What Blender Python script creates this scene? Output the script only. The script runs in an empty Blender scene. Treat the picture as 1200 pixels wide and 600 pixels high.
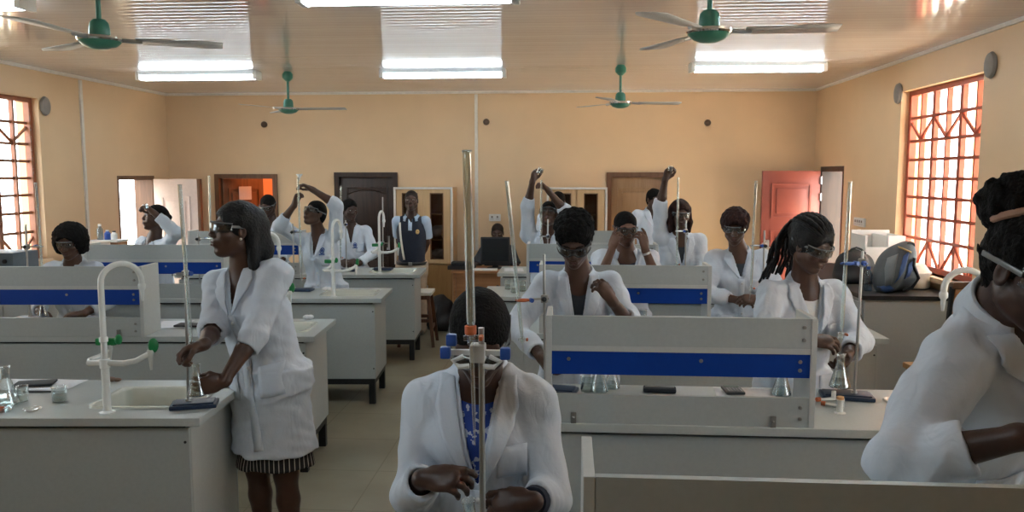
import bpy, bmesh, math, random
import numpy as np
from mathutils import Vector, Matrix
from mathutils.bvhtree import BVHTree

# ------------------------------------------------------------------ camera, world, sun, exposure
S = bpy.context.scene
COL = S.collection
CAM_H, FOC, YAW, PITCH = 1.87, 930.0, math.radians(4.1), math.radians(5.83)
cam_data = bpy.data.cameras.new('camera')
cam_data.sensor_width = 36.0
cam_data.lens = 36.0 * FOC / 1200.0
cam_data.clip_start = 0.05
cam = bpy.data.objects.new('camera', cam_data)
cam.location = (0, 0, CAM_H)
cam.rotation_euler = (math.pi / 2 - PITCH, 0, YAW)
COL.objects.link(cam)
S.camera = cam

S.view_settings.view_transform = 'Standard'
S.view_settings.look = 'None'
S.view_settings.gamma = 1.0
S.view_settings.use_curve_mapping = False
S.view_settings.exposure = 0.9

SKY_STRENGTH = 5.2
SUN_STRENGTH = 30.0
TUBE_STRENGTH = 14.0
world = bpy.data.worlds.new('sky')
S.world = world
world.use_nodes = True
wn = world.node_tree
wn.nodes['Background'].inputs[0].default_value = (0.86, 0.94, 1.0, 1)
wn.nodes['Background'].inputs[1].default_value = SKY_STRENGTH
sun_data = bpy.data.lights.new('sun', 'SUN')
sun_data.energy = SUN_STRENGTH
sun_data.angle = math.radians(1.0)
sun_data.color = (1.0, 0.90, 0.76)
sun = bpy.data.objects.new('sun', sun_data)
sun.rotation_euler = (math.radians(-3), math.radians(50), 0)
COL.objects.link(sun)
S.cycles.max_bounces = 10
S.cycles.diffuse_bounces = 6
S.cycles.transparent_max_bounces = 24
S.cycles.caustics_reflective = False
S.cycles.caustics_refractive = False
S.cycles.sample_clamp_indirect = 40.0


def at(px, py, Y):
    """the point of the room at depth Y that the 1200x600 photograph shows at (px, py)"""
    ca, sa, cp, sp = math.cos(YAW), math.sin(YAW), math.cos(PITCH), math.sin(PITCH)
    a, b = (px - 600) / FOC, (300 - py) / FOC
    d = Vector((-sa * cp, ca * cp, -sp)) + a * Vector((ca, sa, 0)) + b * Vector((-sa * sp, ca * sp, cp))
    d *= Y / d.y
    return Vector((d.x, d.y, CAM_H + d.z))


def atz(px, py, Z):
    p = at(px, py, 1.0)
    d = p - Vector((0, 0, CAM_H))
    t = (Z - CAM_H) / d.z
    return Vector((d.x * t, d.y * t, Z))


# ------------------------------------------------------------------ materials
MATS = {}


def nodes_of(name):
    m = bpy.data.materials.new(name)
    m.use_nodes = True
    nt = m.node_tree
    return m, nt, nt.nodes['Principled BSDF']


def mat(name, col, rough=0.5, metal=0.0, var=0.06, nscale=30.0, bump=0.0, bscale=80.0, spec=0.5, coat=0.0):
    if name in MATS:
        return MATS[name]
    m, nt, b = nodes_of(name)
    b.inputs['Roughness'].default_value = rough
    b.inputs['Metallic'].default_value = metal
    b.inputs['Specular IOR Level'].default_value = spec
    b.inputs['Coat Weight'].default_value = coat
    tc = nt.nodes.new('ShaderNodeTexCoord')
    n = nt.nodes.new('ShaderNodeTexNoise')
    n.inputs['Scale'].default_value = nscale
    n.inputs['Detail'].default_value = 4
    nt.links.new(tc.outputs['Object'], n.inputs['Vector'])
    r = nt.nodes.new('ShaderNodeValToRGB')
    lo = [max(0, c * (1 - var)) for c in col]
    hi = [min(1, c * (1 + var)) for c in col]
    r.color_ramp.elements[0].color = (*lo, 1)
    r.color_ramp.elements[1].color = (*hi, 1)
    r.color_ramp.elements[0].position = 0.3
    r.color_ramp.elements[1].position = 0.7
    nt.links.new(n.outputs['Fac'], r.inputs['Fac'])
    nt.links.new(r.outputs['Color'], b.inputs['Base Color'])
    if bump:
        n2 = nt.nodes.new('ShaderNodeTexNoise')
        n2.inputs['Scale'].default_value = bscale
        n2.inputs['Detail'].default_value = 3
        nt.links.new(tc.outputs['Object'], n2.inputs['Vector'])
        bp = nt.nodes.new('ShaderNodeBump')
        bp.inputs['Strength'].default_value = bump
        bp.inputs['Distance'].default_value = 0.01
        nt.links.new(n2.outputs['Fac'], bp.inputs['Height'])
        nt.links.new(bp.outputs['Normal'], b.inputs['Normal'])
    MATS[name] = m
    return m


def glass(name, tint=(0.93, 0.97, 0.97), gloss=0.9, rough=0.03, extra=0.04, power=3.5):
    if name in MATS:
        return MATS[name]
    m, nt, b = nodes_of(name)
    nt.nodes.remove(b)
    out = nt.nodes['Material Output']
    tr = nt.nodes.new('ShaderNodeBsdfTransparent')
    tr.inputs['Color'].default_value = (*tint, 1)
    gl = nt.nodes.new('ShaderNodeBsdfGlossy')
    gl.inputs['Roughness'].default_value = rough
    gl.inputs['Color'].default_value = (gloss, gloss, gloss, 1)
    lw = nt.nodes.new('ShaderNodeLayerWeight')
    lw.inputs['Blend'].default_value = 0.5
    pw = nt.nodes.new('ShaderNodeMath')
    pw.operation = 'POWER'
    pw.inputs[1].default_value = power
    nt.links.new(lw.outputs['Facing'], pw.inputs[0])
    ad = nt.nodes.new('ShaderNodeMath')
    ad.operation = 'MULTIPLY_ADD'
    ad.use_clamp = True
    ad.inputs[1].default_value = 0.75
    ad.inputs[2].default_value = extra
    nt.links.new(pw.outputs[0], ad.inputs[0])
    mx = nt.nodes.new('ShaderNodeMixShader')
    nt.links.new(ad.outputs[0], mx.inputs[0])
    nt.links.new(tr.outputs[0], mx.inputs[1])
    nt.links.new(gl.outputs[0], mx.inputs[2])
    nt.links.new(mx.outputs[0], out.inputs['Surface'])
    MATS[name] = m
    return m


def emis(name, col, strength):
    m, nt, b = nodes_of(name)
    b.inputs['Base Color'].default_value = (*col, 1)
    b.inputs['Emission Color'].default_value = (*col, 1)
    b.inputs['Emission Strength'].default_value = strength
    MATS[name] = m
    return m


def wood(name, c1, c2, rough=0.45, scale=3.0, axis=2):
    if name in MATS:
        return MATS[name]
    m, nt, b = nodes_of(name)
    b.inputs['Roughness'].default_value = rough
    tc = nt.nodes.new('ShaderNodeTexCoord')
    mp = nt.nodes.new('ShaderNodeMapping')
    sc = [scale * 6] * 3
    sc[axis] = scale * 0.5
    mp.inputs['Scale'].default_value = sc
    nt.links.new(tc.outputs['Object'], mp.inputs['Vector'])
    n = nt.nodes.new('ShaderNodeTexNoise')
    n.inputs['Scale'].default_value = 2.0
    n.inputs['Detail'].default_value = 6
    n.inputs['Distortion'].default_value = 0.6
    nt.links.new(mp.outputs['Vector'], n.inputs['Vector'])
    r = nt.nodes.new('ShaderNodeValToRGB')
    r.color_ramp.elements[0].color = (*c1, 1)
    r.color_ramp.elements[1].color = (*c2, 1)
    r.color_ramp.elements[0].position = 0.3
    r.color_ramp.elements[1].position = 0.72
    nt.links.new(n.outputs['Fac'], r.inputs['Fac'])
    nt.links.new(r.outputs['Color'], b.inputs['Base Color'])
    MATS[name] = m
    return m


# ------------------------------------------------------------------ mesh helpers
class MB:
    """collects shapes, given in the thing's own coordinates, into one mesh"""

    def __init__(self):
        self.bm = bmesh.new()

    def _xf(self, vs, R, c):
        M = (Matrix.Translation(Vector(c)) @ (R.to_4x4() if R is not None else Matrix.Identity(4)))
        for v in vs:
            v.co = M @ v.co

    def box(self, lo, hi, bevel=0.0, R=None, c=None):
        lo, hi = Vector(lo), Vector(hi)
        mid = (lo + hi) / 2 if c is None else Vector((0, 0, 0))
        g = bmesh.ops.create_cube(self.bm, size=1.0)
        vs = g['verts']
        d = hi - lo
        for v in vs:
            v.co = Vector((v.co.x * d.x, v.co.y * d.y, v.co.z * d.z))
        if bevel:
            es = {e for v in vs for e in v.link_edges}
            r = bmesh.ops.bevel(self.bm, geom=list(es), offset=bevel, segments=2, affect='EDGES', profile=0.6)
            vs = list({v for f in r['faces'] for v in f.verts} | {v for v in vs if v.is_valid})
        if c is None:
            for v in vs:
                v.co += mid
        else:
            self._xf(vs, R, c)
        return self

    def frame(self, x0, x1, z0, z1, y0, y1, l, r, b, t):
        """two uprights with the rails fitted between them"""
        self.box((x0, y0, z0), (x0 + l, y1, z1)).box((x1 - r, y0, z0), (x1, y1, z1))
        if b:
            self.box((x0 + l, y0, z0), (x1 - r, y1, z0 + b))
        if t:
            self.box((x0 + l, y0, z1 - t), (x1 - r, y1, z1))
        return self

    def tube(self, pts, r, seg=12, cap=True):
        pts = [Vector(p) for p in pts]
        n = len(pts)
        rs = r if isinstance(r, (list, tuple)) else [r] * n
        rings = []
        prev = None
        for i, p in enumerate(pts):
            t = (pts[min(i + 1, n - 1)] - pts[max(i - 1, 0)])
            t = t.normalized() if t.length > 1e-9 else Vector((0, 0, 1))
            if prev is None:
                a = t.orthogonal().normalized()
            else:
                a = prev - t * prev.dot(t)
                a = a.normalized() if a.length > 1e-6 else t.orthogonal().normalized()
            prev = a
            b = t.cross(a)
            rings.append([self.bm.verts.new(p + rs[i] * (math.cos(q) * a + math.sin(q) * b))
                          for q in [2 * math.pi * k / seg for k in range(seg)]])
        for i in range(n - 1):
            for k in range(seg):
                self.bm.faces.new((rings[i][k], rings[i][(k + 1) % seg], rings[i + 1][(k + 1) % seg], rings[i + 1][k]))
        if cap:
            self.bm.faces.new(rings[0][::-1])
            self.bm.faces.new(rings[-1])
        return self

    def lathe(self, prof, c=(0, 0, 0), seg=24, R=None, cap=True):
        """prof: (radius, z) pairs from one end to the other"""
        c = Vector(c)
        rings = []
        for (r, z) in prof:
            ring = []
            for k in range(seg):
                q = 2 * math.pi * k / seg
                v = Vector((r * math.cos(q), r * math.sin(q), z))
                if R is not None:
                    v = R @ v
                ring.append(self.bm.verts.new(v + c))
            rings.append(ring)
        for i in range(len(rings) - 1):
            for k in range(seg):
                self.bm.faces.new((rings[i][k], rings[i][(k + 1) % seg], rings[i + 1][(k + 1) % seg], rings[i + 1][k]))
        if cap:
            if prof[0][0] > 1e-6:
                self.bm.faces.new(rings[0][::-1])
            if prof[-1][0] > 1e-6:
                self.bm.faces.new(rings[-1])
        return self

    def ball(self, c, r, seg=16, R=None):
        r = Vector(r) if not isinstance(r, (int, float)) else Vector((r, r, r))
        g = bmesh.ops.create_uvsphere(self.bm, u_segments=seg, v_segments=max(8, seg * 2 // 3), radius=1.0)
        for v in g['verts']:
            v.co = Vector((v.co.x * r.x, v.co.y * r.y, v.co.z * r.z))
        self._xf(g['verts'], R, c)
        return self

    def prism(self, poly, h, c=(0, 0, 0), R=None):
        """poly in xy, extruded by h in z"""
        lo = [self.bm.verts.new(Vector((x, y, 0))) for x, y in poly]
        hi = [self.bm.verts.new(Vector((x, y, h))) for x, y in poly]
        n = len(poly)
        self.bm.faces.new(lo[::-1])
        self.bm.faces.new(hi)
        for k in range(n):
            self.bm.faces.new((lo[k], lo[(k + 1) % n], hi[(k + 1) % n], hi[k]))
        self._xf(lo + hi, R, c)
        return self

    def grid(self, P):
        """P: rows of points -> quads"""
        vs = [[self.bm.verts.new(Vector(p)) for p in row] for row in P]
        for i in range(len(vs) - 1):
            for j in range(len(vs[0]) - 1):
                self.bm.faces.new((vs[i][j], vs[i][j + 1], vs[i + 1][j + 1], vs[i + 1][j]))
        return self

    def build(self, name, m, parent=None, loc=None, smooth=True, solid=0.0, subd=0, normals=True):
        if normals:
            bmesh.ops.recalc_face_normals(self.bm, faces=self.bm.faces[:])
        me = bpy.data.meshes.new(name)
        self.bm.to_mesh(me)
        self.bm.free()
        return link_mesh(name, me, m, parent, loc, smooth, solid, subd)


def link_mesh(name, me, m, parent=None, loc=None, smooth=True, solid=0.0, subd=0):
    me.materials.append(m)
    o = bpy.data.objects.new(name, me)
    COL.objects.link(o)
    if parent is not None:
        o.parent = parent
    if loc is not None:
        o.location = loc
    if smooth:
        me.polygons.foreach_set('use_smooth', [True] * len(me.polygons))
        try:
            me.set_sharp_from_angle(angle=math.radians(42))
        except Exception:
            pass
    if subd:
        md = o.modifiers.new('round', 'SUBSURF')
        md.levels = md.render_levels = subd
    if solid:
        md = o.modifiers.new('thickness', 'SOLIDIFY')
        md.thickness = solid
        md.offset = 0.0
    return o


def tag(o, label, cat, group=None, kind=None):
    o['label'] = label
    o['category'] = cat
    if group:
        o['group'] = group
    if kind:
        o['kind'] = kind
    return o


def thing(name, label, cat, loc=(0, 0, 0), rz=0.0, group=None):
    o = bpy.data.objects.new(name, None)
    o.empty_display_size = 0.1
    COL.objects.link(o)
    o.location = loc
    o.rotation_euler = (0, 0, rz)
    return tag(o, label, cat, group)


def struct(o, label, cat):
    return tag(o, label, cat, None, 'structure')


def frame_from(d, up=(0, 0, 1)):
    """rotation whose z axis is d"""
    z = Vector(d).normalized()
    x = Vector(up).cross(z)
    if x.length < 1e-5:
        x = Vector((1, 0, 0))
    x.normalize()
    y = z.cross(x)
    return Matrix((x, y, z)).transposed()
# ------------------------------------------------------------------ the room
XL, XR, YB, YF, ZC, WT = -5.28, 3.05, 10.2, -2.4, 2.93, 0.24

M_wall = mat('wall_paint', (0.72, 0.52, 0.32), 0.55, var=0.03, nscale=2.5, bump=0.05, bscale=60)
M_ext = mat('exterior_render', (0.80, 0.62, 0.36), 0.8, var=0.06, nscale=3)
M_store = mat('orange_paint', (0.62, 0.22, 0.07), 0.7, var=0.05, nscale=3)
M_trimw = mat('white_trim', (0.70, 0.66, 0.60), 0.5)
M_red = mat('red_oxide_paint', (0.40, 0.085, 0.045), 0.45, var=0.12, nscale=12)
M_brownwin = mat('brown_window_paint', (0.30, 0.10, 0.045), 0.45, var=0.12, nscale=12)
M_reddoor = mat('red_door_paint', (0.27, 0.070, 0.052), 0.35, var=0.1, nscale=6)
M_darkdoor = wood('dark_door_wood', (0.022, 0.012, 0.009), (0.05, 0.026, 0.018), 0.35, 2.0)
M_browndoor = wood('brown_door_wood', (0.10, 0.045, 0.02), (0.17, 0.08, 0.04), 0.4, 2.0)
M_tandoor = wood('tan_door_wood', (0.27, 0.16, 0.075), (0.34, 0.21, 0.11), 0.45, 2.0)
M_pinkdoor = mat('pale_door_paint', (0.72, 0.60, 0.55), 0.4, var=0.04)
M_pane = glass('window_glass', (0.96, 0.98, 0.98), 0.8, 0.02, 0.02, 6.0)
M_steel = mat('brushed_steel', (0.55, 0.55, 0.55), 0.3, 1.0, var=0.05)
M_greyplastic = mat('grey_plastic', (0.24, 0.22, 0.20), 0.5)
M_whiteplastic = mat('white_plastic', (0.72, 0.73, 0.72), 0.35, var=0.02)
M_black = mat('black_matt', (0.018, 0.018, 0.020), 0.6, var=0.2)
M_green_enamel = mat('green_enamel', (0.045, 0.20, 0.15), 0.3, var=0.05)
M_greyblade = mat('grey_fan_blade', (0.50, 0.50, 0.49), 0.4, var=0.05)
M_chrome = mat('chrome', (0.75, 0.75, 0.74), 0.12, 1.0, var=0.02)


def floor_material():
    m, nt, b = nodes_of('terrazzo_floor')
    tc = nt.nodes.new('ShaderNodeTexCoord')
    n = nt.nodes.new('ShaderNodeTexNoise')
    n.inputs['Scale'].default_value = 1.6
    n.inputs['Detail'].default_value = 5
    nt.links.new(tc.outputs['Object'], n.inputs['Vector'])
    r = nt.nodes.new('ShaderNodeValToRGB')
    r.color_ramp.elements[0].color = (0.19, 0.165, 0.11, 1)
    r.color_ramp.elements[1].color = (0.29, 0.255, 0.18, 1)
    r.color_ramp.elements[0].position = 0.3
    r.color_ramp.elements[1].position = 0.7
    nt.links.new(n.outputs['Fac'], r.inputs['Fac'])
    br = nt.nodes.new('ShaderNodeTexBrick')
    br.offset = 0.0
    br.inputs['Scale'].default_value = 1.0
    br.inputs['Brick Width'].default_value = 0.6
    br.inputs['Row Height'].default_value = 0.6
    br.inputs['Mortar Size'].default_value = 0.004
    br.inputs['Mortar'].default_value = (0.17, 0.14, 0.09, 1)
    nt.links.new(tc.outputs['Object'], br.inputs['Vector'])
    nt.links.new(r.outputs['Color'], br.inputs['Color1'])
    nt.links.new(r.outputs['Color'], br.inputs['Color2'])
    nt.links.new(br.outputs['Color'], b.inputs['Base Color'])
    b.inputs['Roughness'].default_value = 0.38
    return m


def ceiling_material():
    m, nt, b = nodes_of('glossy_pvc_ceiling')
    tc = nt.nodes.new('ShaderNodeTexCoord')
    sep = nt.nodes.new('ShaderNodeSeparateXYZ')
    nt.links.new(tc.outputs['Object'], sep.inputs[0])
    # narrow boards that run across the room: a groove every 10 cm, a faint tone per board
    mul = nt.nodes.new('ShaderNodeMath'); mul.operation = 'MULTIPLY'; mul.inputs[1].default_value = 10.0
    nt.links.new(sep.outputs['Y'], mul.inputs[0])
    fr = nt.nodes.new('ShaderNodeMath'); fr.operation = 'FRACT'
    nt.links.new(mul.outputs[0], fr.inputs[0])
    fl = nt.nodes.new('ShaderNodeMath'); fl.operation = 'FLOOR'
    nt.links.new(mul.outputs[0], fl.inputs[0])
    wnz = nt.nodes.new('ShaderNodeTexWhiteNoise'); wnz.noise_dimensions = '1D'
    nt.links.new(fl.outputs[0], wnz.inputs['W'])
    pp = nt.nodes.new('ShaderNodeMath'); pp.operation = 'PINGPONG'; pp.inputs[1].default_value = 0.5
    nt.links.new(fr.outputs[0], pp.inputs[0])
    ss = nt.nodes.new('ShaderNodeMapRange'); ss.interpolation_type = 'SMOOTHSTEP'
    ss.inputs['From Min'].default_value = 0.0; ss.inputs['From Max'].default_value = 0.10
    nt.links.new(pp.outputs[0], ss.inputs['Value'])
    r = nt.nodes.new('ShaderNodeValToRGB')
    r.color_ramp.elements[0].color = (0.64, 0.575, 0.55, 1)
    r.color_ramp.elements[1].color = (0.68, 0.615, 0.59, 1)
    nt.links.new(wnz.outputs['Value'], r.inputs['Fac'])
    nt.links.new(r.outputs['Color'], b.inputs['Base Color'])
    nz = nt.nodes.new('ShaderNodeTexNoise'); nz.inputs['Scale'].default_value = 1.7
    mp = nt.nodes.new('ShaderNodeMapping'); mp.inputs['Scale'].default_value = (0.5, 5, 1)
    nt.links.new(tc.outputs['Object'], mp.inputs['Vector'])
    nt.links.new(mp.outputs['Vector'], nz.inputs['Vector'])
    add = nt.nodes.new('ShaderNodeMath'); add.operation = 'MULTIPLY_ADD'; add.inputs[1].default_value = 0.35
    nt.links.new(nz.outputs['Fac'], add.inputs[0])
    nt.links.new(ss.outputs['Result'], add.inputs[2])
    bp = nt.nodes.new('ShaderNodeBump'); bp.inputs['Strength'].default_value = 0.25; bp.inputs['Distance'].default_value = 0.004
    nt.links.new(add.outputs[0], bp.inputs['Height'])
    nt.links.new(bp.outputs['Normal'], b.inputs['Normal'])
    b.inputs['Roughness'].default_value = 0.10
    b.inputs['Specular IOR Level'].default_value = 0.75
    return m


def wall_with_holes(name, axis, pos, thick, lo, hi, holes, m):
    """wall slab in the plane axis=pos, spanning lo..hi (u, z), cut by (u0, u1, z0, z1) holes"""
    us = sorted({lo[0], hi[0], *[h[0] for h in holes], *[h[1] for h in holes]})
    zs = sorted({lo[1], hi[1], *[h[2] for h in holes], *[h[3] for h in holes]})
    mb = MB()

    def inside(u, z):
        return any(h[0] < u < h[1] and h[2] < z < h[3] for h in holes)
    bm = mb.bm
    cache = {}

    def V(u, z, t):
        k = (u, z, t)
        if k not in cache:
            p = pos + t
            cache[k] = bm.verts.new((p, u, z) if axis == 'x' else ((u, p, z) if axis == 'y' else (u, z, p)))
        return cache[k]
    nu, nz = len(us) - 1, len(zs) - 1
    solid = [[not inside((us[i] + us[i + 1]) / 2, (zs[j] + zs[j + 1]) / 2) for j in range(nz)] for i in range(nu)]
    for i in range(nu):
        for j in range(nz):
            if not solid[i][j]:
                continue
            a, b_, c, d = us[i], us[i + 1], zs[j], zs[j + 1]
            for t in (0, thick):
                bm.faces.new((V(a, c, t), V(b_, c, t), V(b_, d, t), V(a, d, t)))
            for (di, dj, e) in ((-1, 0, ((a, c), (a, d))), (1, 0, ((b_, c), (b_, d))), (0, -1, ((a, c), (b_, c))), (0, 1, ((a, d), (b_, d)))):
                ii, jj = i + di, j + dj
                if 0 <= ii < nu and 0 <= jj < nz and solid[ii][jj]:
                    continue
                (p, q), (r_, s) = e
                bm.faces.new((V(p, q, 0), V(r_, s, 0), V(r_, s, thick), V(p, q, thick)))
    return mb.build(name, m, smooth=False)


WIN_R = (6.2, 7.66, 1.03, 2.63)
WIN_L = (6.1, 7.66, 1.03, 2.63)
WIN_R2 = (1.6, 3.3, 1.03, 2.63)
WIN_L2 = (1.6, 3.3, 1.03, 2.63)
WIN_R3 = (-1.6, 0.1, 1.03, 2.63)
WIN_L3 = (-1.6, 0.1, 1.03, 2.63)
DOOR_R = (9.12, 9.95, 0.0, 1.97)
DOOR_L = (8.98, 9.82, 0.0, 1.86)
D1 = (at(252, 204, YB).x, at(325, 204, YB).x, 0.0, at(290, 204, YB).z)
D2 = (at(392, 202, YB).x, at(466, 202, YB).x, 0.0, at(430, 202, YB).z)
D3 = (at(711, 202, YB).x, at(782, 202, YB).x, 0.0, at(745, 202, YB).z)

struct(MB().box((XL - WT, YF - WT, -0.1), (XR + WT, YB + 3.2, 0)).build('floor', floor_material(), smooth=False), 'olive brown polished terrazzo floor', 'floor')
struct(MB().box((XL - WT, YF - WT, ZC), (XR + WT, YB + 3.2, ZC + 0.12)).build('ceiling', ceiling_material(), smooth=False), 'glossy pinkish grey plank ceiling reflecting the lamps', 'ceiling')
struct(wall_with_holes('wall_back', 'y', YB, WT, (XL, 0), (XR, ZC), [D1, D2, D3], M_wall), 'peach painted wall at the far end of the laboratory', 'wall')
struct(wall_with_holes('wall_left', 'x', XL - WT, WT, (YF - WT, 0), (YB + WT, ZC), [WIN_L, WIN_L2, DOOR_L], M_wall), 'peach painted side wall with the brown grilled window', 'wall')
struct(wall_with_holes('wall_right', 'x', XR, WT, (YF - WT, 0), (YB + WT, ZC), [WIN_R, WIN_R2, DOOR_R], M_wall), 'peach painted side wall with the red grilled window', 'wall')
struct(MB().box((XL, YF - WT, 0), (XR, YF, ZC)).build('wall_front', M_wall, smooth=False), 'peach painted wall behind the camera', 'wall')
# cove strips where ceiling meets walls
for nm, lo, hi in (('trim_1', (XL, YB - 0.025, ZC - 0.03), (XR, YB, ZC)), ('trim_2', (XL, YF, ZC - 0.03), (XL + 0.025, YB - 0.025, ZC)), ('trim_3', (XR - 0.025, YF, ZC - 0.03), (XR, YB - 0.025, ZC))):
    struct(MB().box(lo, hi).build(nm, M_trimw, smooth=False), 'pale strip along the edge of the ceiling', 'trim')
# the store room behind the far wall
for nm, lo, hi in (('wall_store_back', (XL, YB + 3.0, 0), (XR, YB + 3.2, ZC)), ('wall_store_left', (XL - WT, YB + WT, 0), (XL, YB + 3.2, ZC)),
                   ('wall_store_right', (XR, YB + WT, 0), (XR + WT, YB + 3.2, ZC)), ('wall_store_middle', (-1.2, YB + WT, 0), (-1.05, YB + 3.0, ZC)),
                   ('wall_store_divider', (-3.35, YB + WT, 0), (-3.25, YB + 3.0, ZC))):
    struct(MB().box(lo, hi).build(nm, M_store if 'back' in nm or 'left' in nm or 'div' in nm else M_wall, smooth=False), 'painted wall of the room behind the far doorways', 'wall')
# the ground outside, and unseen eaves added to keep the sun out
M_ground = mat('pale_dry_ground', (0.55, 0.46, 0.34), 0.9, var=0.12, nscale=0.8)
struct(MB().box((XL - 16, YF - 14, -0.25), (XL - WT, YB + 14, -0.08)).build('ground_left', M_ground, smooth=False), 'sunlit dry ground outside the left door', 'ground')
struct(MB().box((XR + WT, YF - 14, -0.25), (XR + 16, YB + 14, -0.08)).build('ground_right', mat('pale_concrete', (0.78, 0.70, 0.58), 0.9, var=0.06, nscale=0.8), smooth=False), 'sunlit dry ground outside the right door', 'ground')
for nm, x0, x1, y1 in (('added_eave_left', XL - WT - 0.7, XL - WT, YB + 1), ('added_eave_right', XR + WT, XR + WT + 2.8, 8.8)):
    struct(MB().box((x0, YF - 1, ZC + 0.02), (x1, y1, ZC + 0.12)).build(nm, M_trimw, smooth=False), 'added unseen eave that keeps the sun off the windows', 'roof')
i = 0
for x, y in ((XL - 1.9, 8.9), (XL - 1.9, 7.0), (XR + 2.6, 8.15), (XR + 2.6, 11.2)):
    i += 1
    struct(MB().box((x - 0.16, y - 0.16, -0.08), (x + 0.16, y + 0.16, 3.4), 0.01).box((x - 0.2, y - 0.2, -0.08), (x + 0.2, y + 0.2, 0.5), 0.01).build('column_%d' % i, M_ext), 'cream veranda column outside the window', 'column')

# windows: outer frame, grille of bars with two zigzag bands, pane
FR = [0, .155, .285, .39, .495, .60, .71, .83, 1.0]


def window(n, x_in, sgn, w, m, label, cols=6):
    """grille set into the wall opening; sgn = +1 outside lies towards +x"""
    y0, y1, z0, z1 = w
    root = struct(thing('window_%d' % n, label, 'window', (x_in + sgn * 0.10, (y0 + y1) / 2, z0)), label, 'window')
    hw, h = (y1 - y0) / 2, z1 - z0
    f = MB()
    for a, b in (((-0.03, -hw, 0), (0.03, -hw + 0.05, h)), ((-0.03, hw - 0.05, 0), (0.03, hw, h)), ((-0.03, -hw + 0.05, 0), (0.03, hw - 0.05, 0.05)), ((-0.03, -hw + 0.05, h - 0.045), (0.03, hw - 0.05, h))):
        f.box(a, b)
    f.build('window_frame', m, root, smooth=False)
    g = MB()
    ys = [-hw + (y1 - y0) * k / cols for k in range(cols + 1)]
    for k in range(1, cols):
        t = 0.012 if k % 2 else 0.024
        g.box((-0.02, ys[k] - t, 0.04), (0.02, ys[k] + t, h - 0.04))
    for q in FR[1:-1]:
        z = h * (1 - q)
        g.box((-0.024, -hw + 0.04, z - 0.013), (0.004, hw - 0.04, z + 0.013))
    for zt, zb in ((FR[1], FR[2]), (FR[7], FR[8])):
        a, b = h * (1 - zb) + 0.01, h * (1 - zt) - 0.01
        for k in range(cols):
            p, q = (ys[k], ys[k + 1]) if k % 2 else (ys[k + 1], ys[k])
            g.tube([(-0.012, p, a), (-0.012, q, b)], 0.015, 6)
    g.build('grille', m, root, smooth=False)
    s = MB().box((0.035, -hw + 0.05, 0.05), (0.041, hw - 0.05, h - 0.045))
    s.build('window_pane', M_pane, root, smooth=False)
    MB().box((-sgn * 0.16 if sgn > 0 else 0.0, -hw - 0.03, -0.04), (0.0 if sgn > 0 else 0.16, hw + 0.03, 0.0)).build('window_sill', M_wall, root, smooth=False)


window(1, XR, 1, WIN_R, M_red, 'tall red painted grilled window in the right wall')
window(2, XL, -1, WIN_L, M_brownwin, 'tall brown painted grilled window in the left wall')
window(3, XR, 1, WIN_R2, M_red, 'red grilled window beside the near benches')
window(4, XL, -1, WIN_L2, M_brownwin, 'brown grilled window beside the near benches')

# daylight enters by the openings: portals guide the sky light
for nm, x, sg, w in (('a', XR + WT, 1, WIN_R), ('b', XL - WT, -1, WIN_L), ('c', XR + WT, 1, WIN_R2), ('d', XL - WT, -1, WIN_L2), ('g', XR + WT, 1, DOOR_R), ('h', XL - WT, -1, DOOR_L)):
    L = bpy.data.lights.new('daylight_portal', 'AREA')
    L.shape = 'RECTANGLE'
    L.size, L.size_y = w[1] - w[0], w[3] - w[2]
    L.cycles.is_portal = True
    o = bpy.data.objects.new('daylight_portal', L)
    o.location = (x, (w[0] + w[1]) / 2, (w[2] + w[3]) / 2)
    o.rotation_euler = (math.pi / 2, 0, math.pi / 2 if sg > 0 else -math.pi / 2)
    COL.objects.link(o)


# doors
def leaf_mesh(w, h, t=0.045, panels=((0.12, 0.1, 0.88, 0.44), (0.12, 0.5, 0.88, 0.93)), raise_=0.012, arch=False):
    mb = MB().box((0, -t / 2, 0), (w, t / 2, h), 0.004)
    for a, b, c, d in panels:
        for sg in (-1, 1):
            y0, y1 = (t / 2 - 0.002, t / 2 + raise_) if sg > 0 else (-t / 2 - raise_, -t / 2 + 0.002)
            x0, x1, z0, z1 = a * w, c * w, b * h, d * h
            e = 0.022
            mb.frame(x0, x1, z0, z1, y0, y1, e, e, e, e)
            mb.box((x0 + 0.06, y0, z0 + 0.06), (x1 - 0.06, y1, z1 - 0.06), 0.006)
            if arch:
                pts = [(x0 + 0.02 + (x1 - x0 - 0.04) * k / 14, (y0 + y1) / 2, z1 - 0.09 + 0.055 * math.sin(math.pi * k / 14)) for k in range(15)]
                mb.tube(pts, 0.011, 6)
    return mb


def door_frame_mesh(x0, x1, h, y0, y1, t=0.06):
    return MB().frame(x0, x1, 0, h, y0, y1, t, t, 0, t)


def handle_mb(x, z, sg):
    return MB().box((x - 0.02, sg * 0.02, z - 0.09), (x + 0.02, sg * 0.034, z + 0.09), 0.003).tube([(x, sg * 0.03, z), (x, sg * 0.075, z), (x - 0.1, sg * 0.078, z)], 0.009, 8)


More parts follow.
